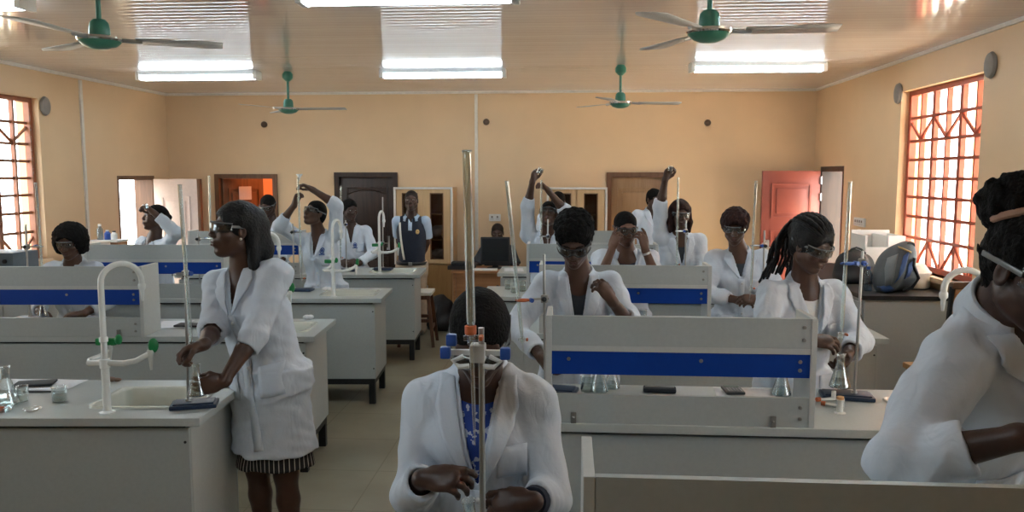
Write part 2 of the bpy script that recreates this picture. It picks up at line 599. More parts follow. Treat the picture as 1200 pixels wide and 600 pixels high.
def back_door(n, D, leaf, frame, label, ang, hinge_left=True):
    x0, x1, _, h = D
    root = struct(thing('door_%d' % n, label, 'door', (x0, YB, 0)), label, 'door')
    w = x1 - x0
    door_frame_mesh(0, w, h, -0.03, WT * 0.6).build('door_frame', frame, root)
    lw = w - 0.125
    l = leaf_mesh(lw, h - 0.0655, arch=(n == 2)).build('door_leaf', leaf, root)
    if hinge_left:
        l.location = (0.0625, 0.05, 0.004)
        l.rotation_euler = (0, 0, ang)
    else:
        l.location = (w - 0.0625, 0.05, 0.004)
        l.rotation_euler = (0, 0, math.pi - ang)
    handle_mb(lw - 0.08, 0.98, -1 if hinge_left else 1).build('handle', M_steel, l)
    return root


b1 = back_door(1, D1, M_browndoor, M_browndoor, 'brown wooden doorway open onto an orange room, left of the black door', math.radians(66))
back_door(2, D2, M_darkdoor, M_darkdoor, 'closed black panelled door behind the man in the polo shirt', 0.0)
back_door(3, D3, M_tandoor, M_browndoor, 'tan door closed in a dark brown frame in the far wall', 0.0, False)
MB().box((-0.11, -0.004, -0.09), (0.11, 0.0, 0.09)).build('notice', M_whiteplastic, [c for c in b1.children if c.name.startswith('door_leaf')][0], (0.36, -0.0425, 1.62), smooth=False)

# side doors, swung back against the far wall
y0, y1, _, h = DOOR_R
rd = struct(thing('door_4', 'red panelled steel door swung open against the far wall', 'door', (XR, y1, 0)), 'red panelled steel door swung open against the far wall', 'door')
MB().box((0.0, -(y1 - y0) + 0.05, h - 0.06), (WT, -0.06, h)).box((0, -0.06, 0), (WT, 0, h)).box((0.0, -(y1 - y0), 0), (WT, -(y1 - y0) + 0.05, h)).build('door_frame', M_darkdoor, rd)
rl = leaf_mesh(0.70, h - 0.06, 0.05, ((0.16, 0.70, 0.84, 0.92), (0.16, 0.10, 0.84, 0.62))).build('door_leaf', M_reddoor, rd)
rl.location = (-0.01, -0.02, 0.01)
rl.rotation_euler = (0, 0, math.radians(180 + 3))
handle_mb(0.62, 0.98, 1).build('handle', M_steel, rl)
for z in (0.3, 1.0, 1.55, 1.75):
    MB().tube([(0.0, 0.03, z), (0.0, 0.03, z + 0.09)], 0.016, 8).build('hinge', M_steel, rl)
ol = leaf_mesh(0.68, h - 0.06, 0.045).build('door_leaf', M_darkdoor, rd)
ol.location = (WT + 0.01, -0.05, 0.01)
ol.rotation_euler = (0, 0, math.radians(2))

y0, y1, _, h = DOOR_L
ld = struct(thing('door_5', 'pale pink panelled door standing open in the bright left doorway', 'door', (XL, y1, 0)), 'pale pink panelled door standing open in the bright left doorway', 'door')
MB().box((-WT, -(y1 - y0) + 0.04, h - 0.05), (0, -0.05, h)).box((-WT, -0.05, 0), (0, 0, h)).box((-WT, -(y1 - y0), 0), (0, -(y1 - y0) + 0.04, h)).build('door_frame', M_browndoor, ld)
ll = leaf_mesh(0.56, h - 0.05, 0.045, ((0.18, 0.56, 0.82, 0.88), (0.18, 0.10, 0.82, 0.48))).build('door_leaf', M_pinkdoor, ld)
ll.location = (0.012, -0.03, 0.01)
ll.rotation_euler = (0, 0, math.radians(3))
MB().box((0.56, -0.035, 0), (0.60, 0.035, h - 0.05), 0.003).build('edge_plate', M_browndoor, ll)
handle_mb(0.50, 0.95, -1).build('handle', M_steel, ll)

# point light added to brighten the store room, with no fixture there
sl = bpy.data.lights.new('store_room_fill', 'POINT')
sl.energy = 55
sl.color = (1.0, 0.78, 0.55)
sl.shadow_soft_size = 0.12
slo = bpy.data.objects.new('store_room_fill', sl)
slo.location = (-4.3, 11.5, 2.4)
COL.objects.link(slo)

# ------------------------------------------------------------------ fluorescent lamps
M_tube = emis('fluorescent_tube', (0.80, 0.93, 1.0), TUBE_STRENGTH)
M_lampbody = mat('lamp_grey', (0.55, 0.58, 0.60), 0.4)


def fluorescent(x, y, label, rz=0.0, L=1.24):
    t = thing('fluorescent_lamp', label, 'lamp', (x, y, ZC), rz, 'fluorescent lamps on the ceiling')
    MB().prism([(-0.085, 0), (0.085, 0), (0.06, -0.035), (-0.06, -0.035)], L, (-L / 2, 0, 0), Matrix(((0, 0, 1), (1, 0, 0), (0, 1, 0)))).build('housing', M_lampbody, t, smooth=False)
    for dy in (-0.035, 0.035):
        MB().tube([(-L / 2 + 0.03, dy, -0.062), (L / 2 - 0.03, dy, -0.062)], 0.019, 12).build('tube', M_tube, t)
    for sx in (-1, 1):
        MB().box((sx * (L / 2) - 0.02, -0.075, -0.085), (sx * (L / 2) + 0.02, 0.075, 0.0), 0.006).build('end_cap', M_whiteplastic, t)
    return t


fluorescent(-3.83, 8.1, 'glowing twin tube lamp at the left, nearest the pale pink door')
fluorescent(-1.28, 8.1, 'glowing twin tube lamp in the middle of the far ceiling')
fluorescent(1.78, 7.85, 'glowing twin tube lamp at the right, near the red window', math.radians(3))
fluorescent(-0.93, 4.62, 'glowing twin tube lamp cut by the top edge of the photo')

fluorescent(-3.85, 4.62, 'added twin tube lamp above the left window side, unseen fill light')  # unseen lamp added to lift the light on the left benches
fluorescent(1.95, 4.62, 'added twin tube lamp above the right window side, unseen fill light')  # added out of view as well, fill for the right benches
fluorescent(-0.93, 1.0, 'added twin tube lamp above the nearest bench, unseen fill light')  # unseen, added to brighten the foreground coats and shelf fronts

# ------------------------------------------------------------------ ceiling fans
def fan(x, y, drop, label, a0, m):
    t = thing('ceiling_fan', label, 'fan', (x, y, ZC), 0, 'ceiling fans')
    MB().lathe([(0.0, 0.0), (0.035, 0.0), (0.055, -0.03), (0.052, -0.07), (0.02, -0.10), (0.0, -0.10)]).build('canopy', m, t)
    MB().tube([(0, 0, -0.08), (0, 0, -drop + 0.06)], 0.013, 10).build('rod', m, t)
    MB().lathe([(0.0, 0.075), (0.03, 0.075), (0.045, 0.06), (0.05, 0.03), (0.052, -0.01), (0.0, -0.01)], (0, 0, -drop + 0.02)).build('bell_cover', m, t)
    h = MB().lathe([(0.0, 0.012), (0.06, 0.012), (0.098, 0.004), (0.105, -0.008), (0.098, -0.022), (0.075, -0.042), (0.035, -0.056), (0.0, -0.058)], (0, 0, -drop), 32).build('motor_housing', m, t)
    MB().lathe([(0.094, 0.008), (0.110, 0.004), (0.112, -0.008), (0.104, -0.016)], (0, 0, -drop), 32, cap=False).build('chrome_ring', M_chrome, h)
    for k in range(3):
        a = a0 + k * 2 * math.pi / 3
        R = Matrix.Rotation(a, 3, 'Z')
        mb = MB()
        P = []
        for i in range(9):
            u = i / 8
            w = 0.05 + 0.03 * u - (0.03 if i == 8 else 0)
            P.append([R @ Vector((0.17 + 0.43 * u, s * w, -drop - 0.004 - s * 0.006)) for s in (-1, 1)])
        b = mb.grid(P).build('blade', M_greyblade, t, solid=0.004)
        MB().tube([R @ Vector((0.09, 0, -drop - 0.004)), R @ Vector((0.2, 0, -drop - 0.008))], 0.012, 8).build('blade_bracket', M_steel, b)
    return t


p = at(117, 45, 4.05); fan(p.x, 4.05, ZC - p.z, 'green ceiling fan at the left, near the left window', math.radians(25), M_green_enamel)
p = at(831, 36, 4.0); fan(p.x, 4.0, ZC - p.z, 'green ceiling fan at the right, before the right lamp', math.radians(-6), M_green_enamel)
p = at(338, 127, 8.15); fan(p.x, 8.15, ZC - p.z, 'green ceiling fan over the black door', math.radians(3), M_green_enamel)
p = at(727, 120, 7.9); fan(p.x, 7.9, ZC - p.z, 'green ceiling fan over the tan door', math.radians(10), M_green_enamel)

# ------------------------------------------------------------------ small fixings on the walls
def wall_disc(p, label):
    t = MB().lathe([(0.0, -0.012), (0.075, -0.012), (0.085, 0.0), (0.075, 0.02), (0.03, 0.035), (0.0, 0.035)], (0, 0, 0), 24, Matrix.Rotation(math.radians(90 if p[0] < 0 else -90), 3, 'Y')).build('curtain_rail_disc', M_greyplastic)
    t.scale = (1, 0.85, 1.15)
    t.location = p
    return tag(t, label, 'disc', 'round discs at the window heads')


wall_disc((XR - 0.013, 7.70, 2.62), 'grey round disc at the far upper corner of the red window')
wall_disc((XR - 0.013, 6.08, 2.66), 'grey round disc at the near upper corner of the red window')
wall_disc((XL + 0.013, 7.74, 2.56), 'grey round disc at the upper corner of the brown window')
for px, py, lb in ((310, 146, 'small brown ceiling-rose button on the far wall above the black door\'s left'), (570, 143, 'small brown button on the far wall beside the white conduit'), (829, 144, 'small brown button on the far wall right of the tan door')):
    p = at(px, py, YB)
    o = MB().lathe([(0.0, 0), (0.04, 0), (0.042, 0.02), (0.03, 0.05), (0.012, 0.06), (0.0, 0.06)], (0, 0, 0), 16, Matrix.Rotation(math.radians(90), 3, 'X')).build('wall_lamp_holder', mat('brown_bakelite', (0.10, 0.06, 0.04), 0.4))
    o.location = (p.x, YB, p.z)
    tag(o, lb.replace('ceiling-rose button', 'lamp holder').replace('button', 'lamp holder'), 'lamp holder', 'lamp holders on the far wall')
# conduits
p = at(558, 110, YB)
o = MB().box((-0.02, -0.022, 0.9), (0.02, 0, ZC - 0.04), 0.003).build('conduit', M_trimw)
o.location = (p.x, YB, 0)
tag(o, 'white cable conduit running down the far wall behind the computer', 'conduit')
o = MB().box((0, -0.02, 0.9), (0.022, 0.02, ZC - 0.04), 0.003).build('conduit', M_trimw)
o.location = (XL, 7.99, 0)
o.location.y = 8.35
tag(o, 'white cable conduit running down the left wall beside the window', 'conduit')


def socket(loc, wallrot, n, label):
    t = thing('wall_socket', label, 'socket', loc, wallrot)
    MB().box((-0.075 * n, -0.022, -0.045), (0.075 * n, 0, 0.045), 0.005).build('plate', M_whiteplastic, t)
    for k in range(n * 2 if n > 1 else 2):
        x = (k - (n * 2 - 1) / 2) * 0.06 if n > 1 else (k - 0.5) * 0.07
        MB().box((x - 0.012, -0.028, -0.004), (x + 0.012, -0.021, 0.022), 0.002).box((x - 0.014, -0.0225, -0.026), (x - 0.008, -0.0215, -0.014)).box((x + 0.008, -0.0225, -0.026), (x + 0.014, -0.0215, -0.014)).build('switch', M_greyplastic, t)
    return t


p = at(580, 255, YB); socket((p.x, YB, p.z), 0, 1, 'white double socket on the far wall above the computer')
p = at(1003, 260, YB)
socket((XR, 8.55, at(1003, 260, 8.6).z), math.radians(-90), 2, 'white row of sockets on the right wall near the red window')
o = MB().box((-0.015, -0.012, -0.4), (0.015, 0.012, 0.0), 0.003).build('conduit', M_trimw)
o.location = (XR - 0.012, 8.55, at(1003, 266, 8.6).z - 0.02)
tag(o, 'short white conduit below the right wall sockets', 'conduit')
# ------------------------------------------------------------------ lab benches
M_grey = mat('grey_laminate', (0.40, 0.43, 0.425), 0.45, var=0.03, nscale=60)
M_greyl = mat('pale_grey_laminate', (0.50, 0.515, 0.50), 0.45, var=0.03, nscale=60)
M_top = mat('grey_worktop', (0.44, 0.475, 0.465), 0.30, var=0.03, nscale=80)
M_blue = mat('blue_laminate', (0.004, 0.045, 0.30), 0.5, var=0.03, spec=0.2)
M_legs = mat('black_steel', (0.012, 0.012, 0.013), 0.45, var=0.2)
M_sink = mat('white_ceramic', (0.66, 0.67, 0.60), 0.2, var=0.02)
M_tap = mat('white_tap_enamel', (0.78, 0.80, 0.78), 0.2, var=0.01)
M_lever = mat('green_lever', (0.01, 0.22, 0.06), 0.35, var=0.05)
M_bolt = mat('bolt_grey', (0.30, 0.29, 0.27), 0.35, 0.8)
M_wood = wood('stool_wood', (0.085, 0.032, 0.016), (0.16, 0.065, 0.032), 0.4)
M_cab = wood('cabinet_tan', (0.56, 0.36, 0.18), (0.66, 0.44, 0.24), 0.45, 2.0)
M_cabdk = wood('cabinet_brown', (0.30, 0.16, 0.055), (0.38, 0.21, 0.08), 0.4, 2.0)
M_desk = wood('desk_brown', (0.30, 0.13, 0.05), (0.40, 0.19, 0.08), 0.4, 2.0, 0)
ZT, BD = 0.88, 0.61


def bench(x0, x1, yf, label, sink=True, rz=0.0):
    t = thing('lab_bench', label, 'bench', (x1 - (x1 - x0) * math.cos(rz), yf - (x1 - x0) * math.sin(rz), 0), rz, 'grey lab benches in two rows')
    w = x1 - x0
    hole = [(w - 0.52, w - 0.10, 0.15, 0.45)] if sink else []
    wt = wall_with_holes('worktop', 'z', ZT - 0.035, 0.035, (0, 0), (w, BD), hole, M_top)
    wt.parent = t
    b = wt.modifiers.new('edge', 'BEVEL'); b.width = 0.003; b.segments = 2; b.limit_method = 'ANGLE'
    MB().box((0.03, 0.03, 0.215), (w - 0.06, 0.05, 0.828)).build('front_panel', M_grey, t, smooth=False)
    MB().box((0.03, BD - 0.05, 0.215), (w - 0.06, BD - 0.03, 0.828)).build('back_panel', M_grey, t, smooth=False)
    for xx in (0.03, w - 0.06):
        MB().box((xx - 0.001 if xx < 1 else xx - 0.02, 0.051, 0.215), (xx + 0.02 if xx < 1 else xx + 0.001, BD - 0.051, 0.828)).build('end_panel', M_greyl, t, smooth=False)
    MB().box((0.06, 0.06, 0.20), (w - 0.09, BD - 0.06, 0.214)).build('bottom_board', M_grey, t, smooth=False)
    MB().box((0.05, 0.045, 0.828), (w - 0.08, BD - 0.045, ZT - 0.035)).build('top_rail', M_legs, t, smooth=False) if not sink else \
        MB().box((0.05, 0.045, 0.826), (w - 0.08, 0.07, ZT - 0.035)).box((w - 0.10, 0.07, 0.826), (w - 0.08, BD - 0.045, ZT - 0.035)).box((0.05, BD - 0.07, 0.826), (w - 0.08, BD - 0.045, ZT - 0.035)).build('top_rail', M_legs, t, smooth=False)
    f = MB()
    f.box((0.04, 0.04, 0.165), (w - 0.07, 0.08, 0.2145)).box((0.04, BD - 0.08, 0.165), (w - 0.07, BD - 0.04, 0.2145))
    f.box((0.04, 0.08, 0.165), (0.08, BD - 0.08, 0.2145)).box((w - 0.11, 0.08, 0.165), (w - 0.07, BD - 0.08, 0.2145))
    f.build('base_frame', M_legs, t, smooth=False)
    for lx in (0.04, w / 2, w - 0.12):
        for ly in (0.04, BD - 0.09):
            MB().box((lx, ly, 0), (lx + 0.05, ly + 0.05, 0.166), 0.003).build('leg', M_legs, t, smooth=False)
    for zz in (0.77, 0.30):
        MB().lathe([(0.0, -0.001), (0.006, -0.001), (0.006, 0.002), (0, 0.002)], (w - 0.075, 0.029, zz), 8, Matrix.Rotation(math.radians(90), 3, 'X')).build('screw_cap', M_black, t)
    if sink:
        a, b_, c, d = hole[0]
        s = MB()
        P = []

        def rr(x0, y0, x1, y1, r, z, n=5):
            out = []
            for cx, cy, a0 in ((x1 - r, y1 - r, 0), (x0 + r, y1 - r, 90), (x0 + r, y0 + r, 180), (x1 - r, y0 + r, 270)):
                for k in range(n + 1):
                    q = math.radians(a0 + 90 * k / n)
                    out.append((cx + r * math.cos(q), cy + r * math.sin(q), z))
            return out + [out[0]]
        P.append(rr(a - 0.022, c - 0.022, b_ + 0.022, d + 0.022, 0.05, ZT + 0.0005))
        P.append(rr(a - 0.020, c - 0.020, b_ + 0.020, d + 0.020, 0.048, ZT + 0.009))
        P.append(rr(a - 0.004, c - 0.004, b_ + 0.004, d + 0.004, 0.042, ZT + 0.009))
        P.append(rr(a + 0.006, c + 0.006, b_ - 0.006, d - 0.006, 0.04, ZT - 0.002))
        P.append(rr(a + 0.015, c + 0.015, b_ - 0.015, d - 0.015, 0.04, ZT - 0.16))
        P.append(rr(a + 0.05, c + 0.05, b_ - 0.05, d - 0.05, 0.03, ZT - 0.185))
        P.append([((a + b_) / 2 + (p[0] - (a + b_) / 2) * 0.1, (c + d) / 2 + (p[1] - (c + d) / 2) * 0.1, ZT - 0.19) for p in P[-1]])
        s.grid(P)
        so = s.build('sink', M_sink, t)
        MB().lathe([(0.0, 0), (0.028, 0), (0.03, 0.004), (0.022, 0.006), (0, 0.003)], ((a + b_) / 2, (c + d) / 2, ZT - 0.191), 16).build('drain', M_steel, so)
    return t


def reagent_shelf(x0, x1, yf, label, rz=0.0):
    t = thing('reagent_shelf', label, 'shelf', (x1 - (x1 - x0) * math.cos(rz), yf - (x1 - x0) * math.sin(rz), ZT), rz, 'bench-top shelf units with a blue band')
    w = x1 - x0
    for xx in (0.0, w - 0.022):
        e = MB().box((xx, 0, 0), (xx + 0.022, 0.23, 0.435), 0.002).build('end_panel', M_greyl, t, smooth=False)
    MB().box((0.0225, 0.002, 0.315), (w - 0.0225, 0.02, 0.434)).build('fascia', M_grey, t, smooth=False)
    MB().box((0.0225, 0.002, 0.293), (w - 0.0225, 0.225, 0.3145)).build('shelf_board', M_greyl, t, smooth=False)
    bb = MB().box((0.0225, 0.008, 0.198), (w - 0.0225, 0.026, 0.2925)).build('blue_band', M_blue, t, smooth=False)
    MB().box((0.0225, 0.002, 0.0), (w - 0.0225, 0.02, 0.118)).build('bottom_rail', M_grey, t, smooth=False)
    Rx = Matrix.Rotation(math.radians(90), 3, 'X')
    for xx, zz in ((0.09, 0.26), (w * 0.58, 0.26), (w - 0.06, 0.262), (w - 0.06, 0.228), (w - 0.055, 0.035), (w - 0.055, 0.08), (w - 0.05, 0.40), (w - 0.05, 0.35)):
        y = 0.008 if 0.198 < zz < 0.29 else 0.002
        MB().lathe([(0, 0), (0.008, 0), (0.007, 0.004), (0, 0.005)], (xx, y, zz), 10, Rx).build('bolt', M_bolt, t)
    for xx in (0.1, w - 0.17):
        MB().box((xx, -0.006, -0.0005), (xx + 0.022, 0.0018, 0.045), 0.001).lathe([(0, 0), (0.005, 0), (0, 0.004)], (xx + 0.011, -0.006, 0.025), 8, Rx).build('bracket', M_bolt, t, smooth=False)
    return t


def tap(x, y, label, rz, arms=0.0):
    t = thing('lab_tap', label, 'tap', (x, y, ZT), rz, 'white swan-neck lab taps with green levers')
    MB().lathe([(0.0, 0), (0.032, 0), (0.032, 0.006), (0.018, 0.012), (0.016, 0.03), (0, 0.03)]).build('base_flange', M_tap, t)
    MB().tube([(0, 0, 0.01), (0, 0, 0.22)], 0.0165, 14).lathe([(0.017, 0), (0.021, 0.004), (0.021, 0.04), (0.017, 0.044)], (0, 0, 0.19), 14, cap=False).build('post', M_tap, t)
    r = 0.078
    pts = [(0, 0, 0.2), (0, 0, 0.36), (0, 0, 0.535)] + [(r - r * math.cos(math.pi * k / 14), 0, 0.545 + r * math.sin(math.pi * k / 14)) for k in range(1, 15)] + [(2 * r, 0, 0.53)]
    g = MB().tube(pts, 0.0125, 14).build('gooseneck', M_tap, t)
    MB().lathe([(0.014, 0), (0.0165, -0.006), (0.0165, -0.02), (0.010, -0.03), (0.009, -0.04), (0.0055, -0.075), (0.0, -0.075)], (2 * r, 0, 0.535), 14).build('nozzle', M_tap, g)
    MB().lathe([(0.013, 0), (0.018, 0.004), (0.018, 0.02), (0.013, 0.026)], (0, 0, 0.30), 14, cap=False).build('collar', M_tap, g)
    R = Matrix.Rotation(arms - rz, 3, 'Z')
    for pts, lev in (([(0, 0, 0.215), (0.08, 0.0, 0.213), (0.13, 0.01, 0.222), (0.182, 0.03, 0.25)], (0.192, 0.036, 0.262)),
                     ([(0, 0, 0.215), (-0.07, 0.0, 0.213), (-0.085, 0.03, 0.215), (-0.06, 0.08, 0.225), (-0.045, 0.11, 0.25)], (-0.06, 0.115, 0.268))):
        a = MB().tube([R @ Vector(p) for p in pts], 0.0125, 12).build('side_arm', M_tap, t)
        e = R @ Vector(pts[-1])
        MB().lathe([(0.013, 0.015), (0.015, 0), (0.011, -0.02), (0.009, -0.035), (0.005, -0.07), (0, -0.07)], e, 12).build('spout', M_tap, a)
        l = R @ Vector(lev)
        if lev[0] > 0:
            MB().ball(l + Vector((0, 0, 0.02)), (0.021, 0.012, 0.032), 14).build('lever', M_lever, a)
        else:
            MB().box((-0.045, -0.012, -0.016), (0.045, 0.012, 0.016), 0.008, R, l + Vector((0, 0, 0.01))).ball(l + R @ Vector((0.055, 0.0, 0.02)), (0.016, 0.014, 0.022), 12).build('lever', M_lever, a)
    return t


LX1, LX0 = -1.50, -3.93
benches_left = [(3.06, LX0, LX1, 'grey bench with white sink and glassware, left row, beside the standing woman'),
                (4.71, LX0, LX1 - 0.06, 'second grey bench of the left row, behind the standing woman'),
                (6.22, LX0, LX1, 'third grey bench of the left row, before the student raising both hands'),
                (7.77, LX0, LX1 + 0.02, 'last grey bench of the left row, in front of the man in the polo shirt')]
RZL = math.radians(4)
for yf, a, b, lb in benches_left:
    bench(a, b, yf, lb, True, RZL)
benches_right = [(1.42, -0.45, 1.95, 'nearest grey bench, mostly below the photo, under the bottom right shelf top'),
                 (3.10, -0.45, 1.93, 'grey bench with the wide blue-banded shelf, right row, calculator on it'),
                 (4.90, -0.45, 1.95, 'second right-row bench, behind the woman with braids'),
                 (6.40, -0.72, 1.70, 'third right-row bench, behind the student lifting her goggles'),
                 (7.95, -0.72, 1.66, 'farthest right-row bench, before the tan cabinet')]
for yf, a, b, lb in benches_right:
    bench(a, b, yf, lb)

xl = at(640, 400, 3.11).x
reagent_shelf(xl, at(958, 400, 3.11).x, 3.11, 'wide grey shelf unit with blue band in the centre foreground')
reagent_shelf(0.03, 1.12, 1.425, 'grey shelf unit at the bottom right, only its top edge showing')
xr = at(834, 330, 4.91).x
reagent_shelf(xr - 1.06, xr, 4.91, 'grey and blue shelf unit before the student lifting her goggles')
xl = at(617, 300, 6.41).x
reagent_shelf(xl, xl + 1.06, 6.41, 'grey and blue shelf unit below the student holding up a beaker')
reagent_shelf(-0.40, 0.66, 7.96, 'farthest grey shelf unit, before the tan cabinet by the brown door')
for px, py, yf, x1_, lb in ((165, 330, 4.69, LX1 - 0.06, 'grey shelf unit with blue band at the left edge, before the student with an afro'),
                            (262, 300, 6.22, LX1, 'grey shelf unit with blue band below the student by the bright doorway'),
                            (352, 290, 7.77, LX1 + 0.02, 'farthest left shelf unit, before the orange doorway')):
    xr = at(px, py, yf - 0.075).x
    reagent_shelf(xr - 1.12, xr, yf + 0.012 + (xr - x1_) * math.tan(RZL), lb, RZL)

p = atz(126, 484, ZT); tap(p.x, p.y, 'white swan-neck tap with green levers at the near left sink', math.radians(40))
tap(1.62, 3.18, 'white swan-neck tap behind the shoulder of the woman with the hair puff', math.radians(178))
tap(-1.91, 6.29, 'white tap with green levers on the third left bench', math.radians(80))
tap(-1.90, 7.84, 'white tap with green levers on the last left bench, beside the polo shirt man', math.radians(85))
tap(-1.93, 4.81, 'white tap on the second left bench, behind the standing woman', math.radians(60))
tap(1.30, 6.47, 'white tap right of the long-haired student raising one arm', math.radians(85))

# ------------------------------------------------------------------ furniture along the far wall
def cabinet(px0, px1, yf, label, h=1.715):
    x0, x1 = at(px0, 260, yf).x, at(px1, 260, yf).x
    t = thing('storage_cabinet', label, 'cabinet', (x0, yf, 0), 0, 'tan storage cabinets')
    w, d, zs = x1 - x0, 0.42, 0.76
    MB().frame(0, w, 0.06, h, 0.021, d - 0.011, 0.02, 0.02, 0.02, 0.02).box((0, d - 0.01, 0.06), (w, d, h)).box((0.0205, 0.045, zs - 0.01), (w - 0.0205, d - 0.011, zs + 0.01)).box((0.03, 0.05, 0), (w - 0.03, d, 0.06)).build('carcass', M_cab, t, smooth=False)
    e = 0.025
    MB().frame(-0.005, w + 0.005, zs, h + 0.005, -0.001, 0.0205, e, e, 0, e).build('white_edging', M_trimw, t, smooth=False)
    for k in range(2):
        a, b = e + 0.002 + k * (w / 2 - e), w / 2 + k * (w / 2 - e) - 0.002
        y = 0.004 + 0.018 * (k == 0)
        z0, z1 = zs + 0.015, h - e - 0.002
        f = 0.095 if k else 0.08
        dr = MB().frame(a, b, z0, z1, y, y + 0.016, f, f, 0.06, 0.05).build('upper_door', M_cab, t, smooth=False)
        MB().box((a + f, y + 0.006, z0 + 0.06), (b - f, y + 0.01, z1 - 0.05)).build('glass', glass('cabinet_glass', (0.62, 0.58, 0.55), 0.7, 0.05, 0.03), dr, smooth=False)
        MB().frame(a + f - 0.012, b - f + 0.012, z0 + 0.05, z1 - 0.04, y - 0.003, y + 0.0, 0.012, 0.012, 0.012, 0.012).build('glass_bead', M_browndoor, dr, smooth=False)
        lo = MB().box((a - e + 0.004, 0.0, 0.08), (b + (e if k else 0) - 0.004, 0.0195, zs - 0.004), 0.002).build('lower_door', M_cabdk, t, smooth=False)
        MB().tube([((b - 0.05) if k == 0 else a + 0.05, -0.02, 0.40), ((b - 0.05) if k == 0 else a + 0.05, -0.02, 0.50)], 0.006, 8).build('handle', M_steel, lo)
    for z in (1.05, 1.37):
        MB().box((0.02, 0.06, z), (w - 0.02, d - 0.012, z + 0.018)).build('inner_shelf', M_cab, t, smooth=False)
    return t, x0, w


c1, cx, cw = cabinet(462, 530, 9.72, 'tan cabinet with white bundles behind glass, behind the man in the polo shirt')
c2, cx2, cw2 = cabinet(641, 711, 9.72, 'tan cabinet with dark glass doors, left of the brown framed door')
M_pack = mat('white_packaging', (0.72, 0.72, 0.70), 0.6, bump=0.4, bscale=25)
for k, (dx, z, lb) in enumerate(((0.54, 1.07, 'white plastic bundle on the middle shelf of the glazed cabinet'), (0.52, 0.772, 'white plastic bundle at the bottom of the glazed cabinet'))):
    mb = MB()
    for q in range(6):
        rr_ = random.Random(k * 10 + q)
        mb.ball((rr_.uniform(-0.06, 0.06), rr_.uniform(-0.05, 0.05), 0.075 + rr_.uniform(-0.02, 0.05)), (0.07, 0.07, 0.06), 12)
    o = mb.build('plastic_bundle', M_pack)
    o.location = (cx + dx, 9.93, z - 0.0)
    tag(o, lb, 'bundle', 'white bundles in the cabinet')

# desk, computer
yd = 9.15
dx0, dx1 = at(531, 320, yd).x, at(603, 320, yd).x
t = thing('office_desk', 'brown wooden desk carrying the computer at the far wall', 'desk', (dx0, yd, 0))
w = dx1 - dx0
MB().box((-0.02, -0.02, 0.725), (w + 0.02, 0.56, 0.755), 0.003).build('desk_top', M_desk, t, smooth=False)
MB().box((0, 0, 0.0), (0.03, 0.54, 0.725)).build('side_panel', M_desk, t, smooth=False)
MB().box((w - 0.03, 0, 0.0), (w, 0.54, 0.725)).build('side_panel', M_desk, t, smooth=False)
MB().box((0.031, 0.015, 0.30), (w - 0.031, 0.033, 0.724)).build('front_panel', M_desk, t, smooth=False)
MB().lathe([(0, 0), (0.028, 0), (0.026, 0.01), (0, 0.012)], (w - 0.2, 0.015, 0.56), 14, Matrix.Rotation(math.radians(90), 3, 'X')).build('lock', M_black, t)

ym = 9.42
p0, p1 = at(563.5, 312, ym), at(597.5, 278, ym)
t = thing('computer_monitor', 'black computer monitor on the brown desk', 'monitor', ((p0.x + p1.x) / 2, ym, 0.7555))
w = p1.x - p0.x
z0, z1 = p0.z - 0.755 + 0.02, p1.z - 0.755
MB().box((-w / 2, -0.02, z0), (w / 2, 0.03, z1), 0.008).build('bezel', M_black, t)
MB().box((-w / 2 + 0.02, -0.0225, z0 + 0.045), (w / 2 - 0.02, -0.0195, z1 - 0.02)).build('screen', mat('dark_screen', (0.02, 0.024, 0.028), 0.15), t, smooth=False)
MB().box((-0.035, 0.0, 0.01), (0.035, 0.03, z0 + 0.05), 0.005).build('neck', M_black, t)
MB().lathe([(0, 0), (0.10, 0), (0.10, 0.008), (0.05, 0.016), (0, 0.016)], (0, 0.01, 0), 24).build('foot', M_black, t)
o = MB().box((-0.16, -0.09, 0), (0.16, 0.09, 0.045), 0.008).box((-0.12, -0.07, 0.045), (0.10, 0.07, 0.09), 0.01).build('cable_box', M_black)
p = at(541, 312, 9.3)
o.location = (p.x, 9.32, 0.7555)
tag(o, 'black device on the desk, left of the monitor', 'device')
o = MB().box((-0.14, -0.06, 0), (0.14, 0.06, 0.02), 0.004).build('keyboard', M_whiteplastic)
o.location = ((p0.x + p1.x) / 2 - 0.1, 9.22, 0.7555)
tag(o, 'pale keyboard in front of the black monitor', 'keyboard')

# white boxes on the bench top beside the desk
# stool by the last left bench
def stool(x, y, h, rz, label, seat_m, s=0.16):
    t = thing('lab_stool', label, 'stool', (x, y, 0), rz, 'wooden lab stools')
    MB().box((-s - 0.01, -s - 0.01, h - 0.035), (s + 0.01, s + 0.01, h), 0.006).build('seat', seat_m, t)
    for sx in (-1, 1):
        for sy in (-1, 1):
            MB().tube([(sx * s * 1.18, sy * s * 1.18, 0), (sx * s * 0.8, sy * s * 0.8, h - 0.034)], [0.024, 0.026], 4).build('leg', M_wood, t, smooth=False)
    for sx in (-1, 1):
        MB().box((sx * s * 1.0 - 0.011, -s * 1.0, h * 0.30), (sx * s * 1.0 + 0.011, s * 1.0, h * 0.30 + 0.035)).build('stretcher', M_wood, t, smooth=False)
        MB().box((-s * 0.95, sx * s * 0.95 - 0.011, h * 0.45), (s * 0.95, sx * s * 0.95 + 0.011, h * 0.45 + 0.035)).build('stretcher', M_wood, t, smooth=False)
    MB().box((-s * 0.8, -s * 0.8, h - 0.085), (s * 0.8, s * 0.8, h - 0.036)).build('apron', M_wood, t, smooth=False)
    return t


stool(at(484, 345, 8.32).x, 8.60, 0.60, 0.05, 'dark wooden stool with pale seat at the end of the last left bench', M_trimw)
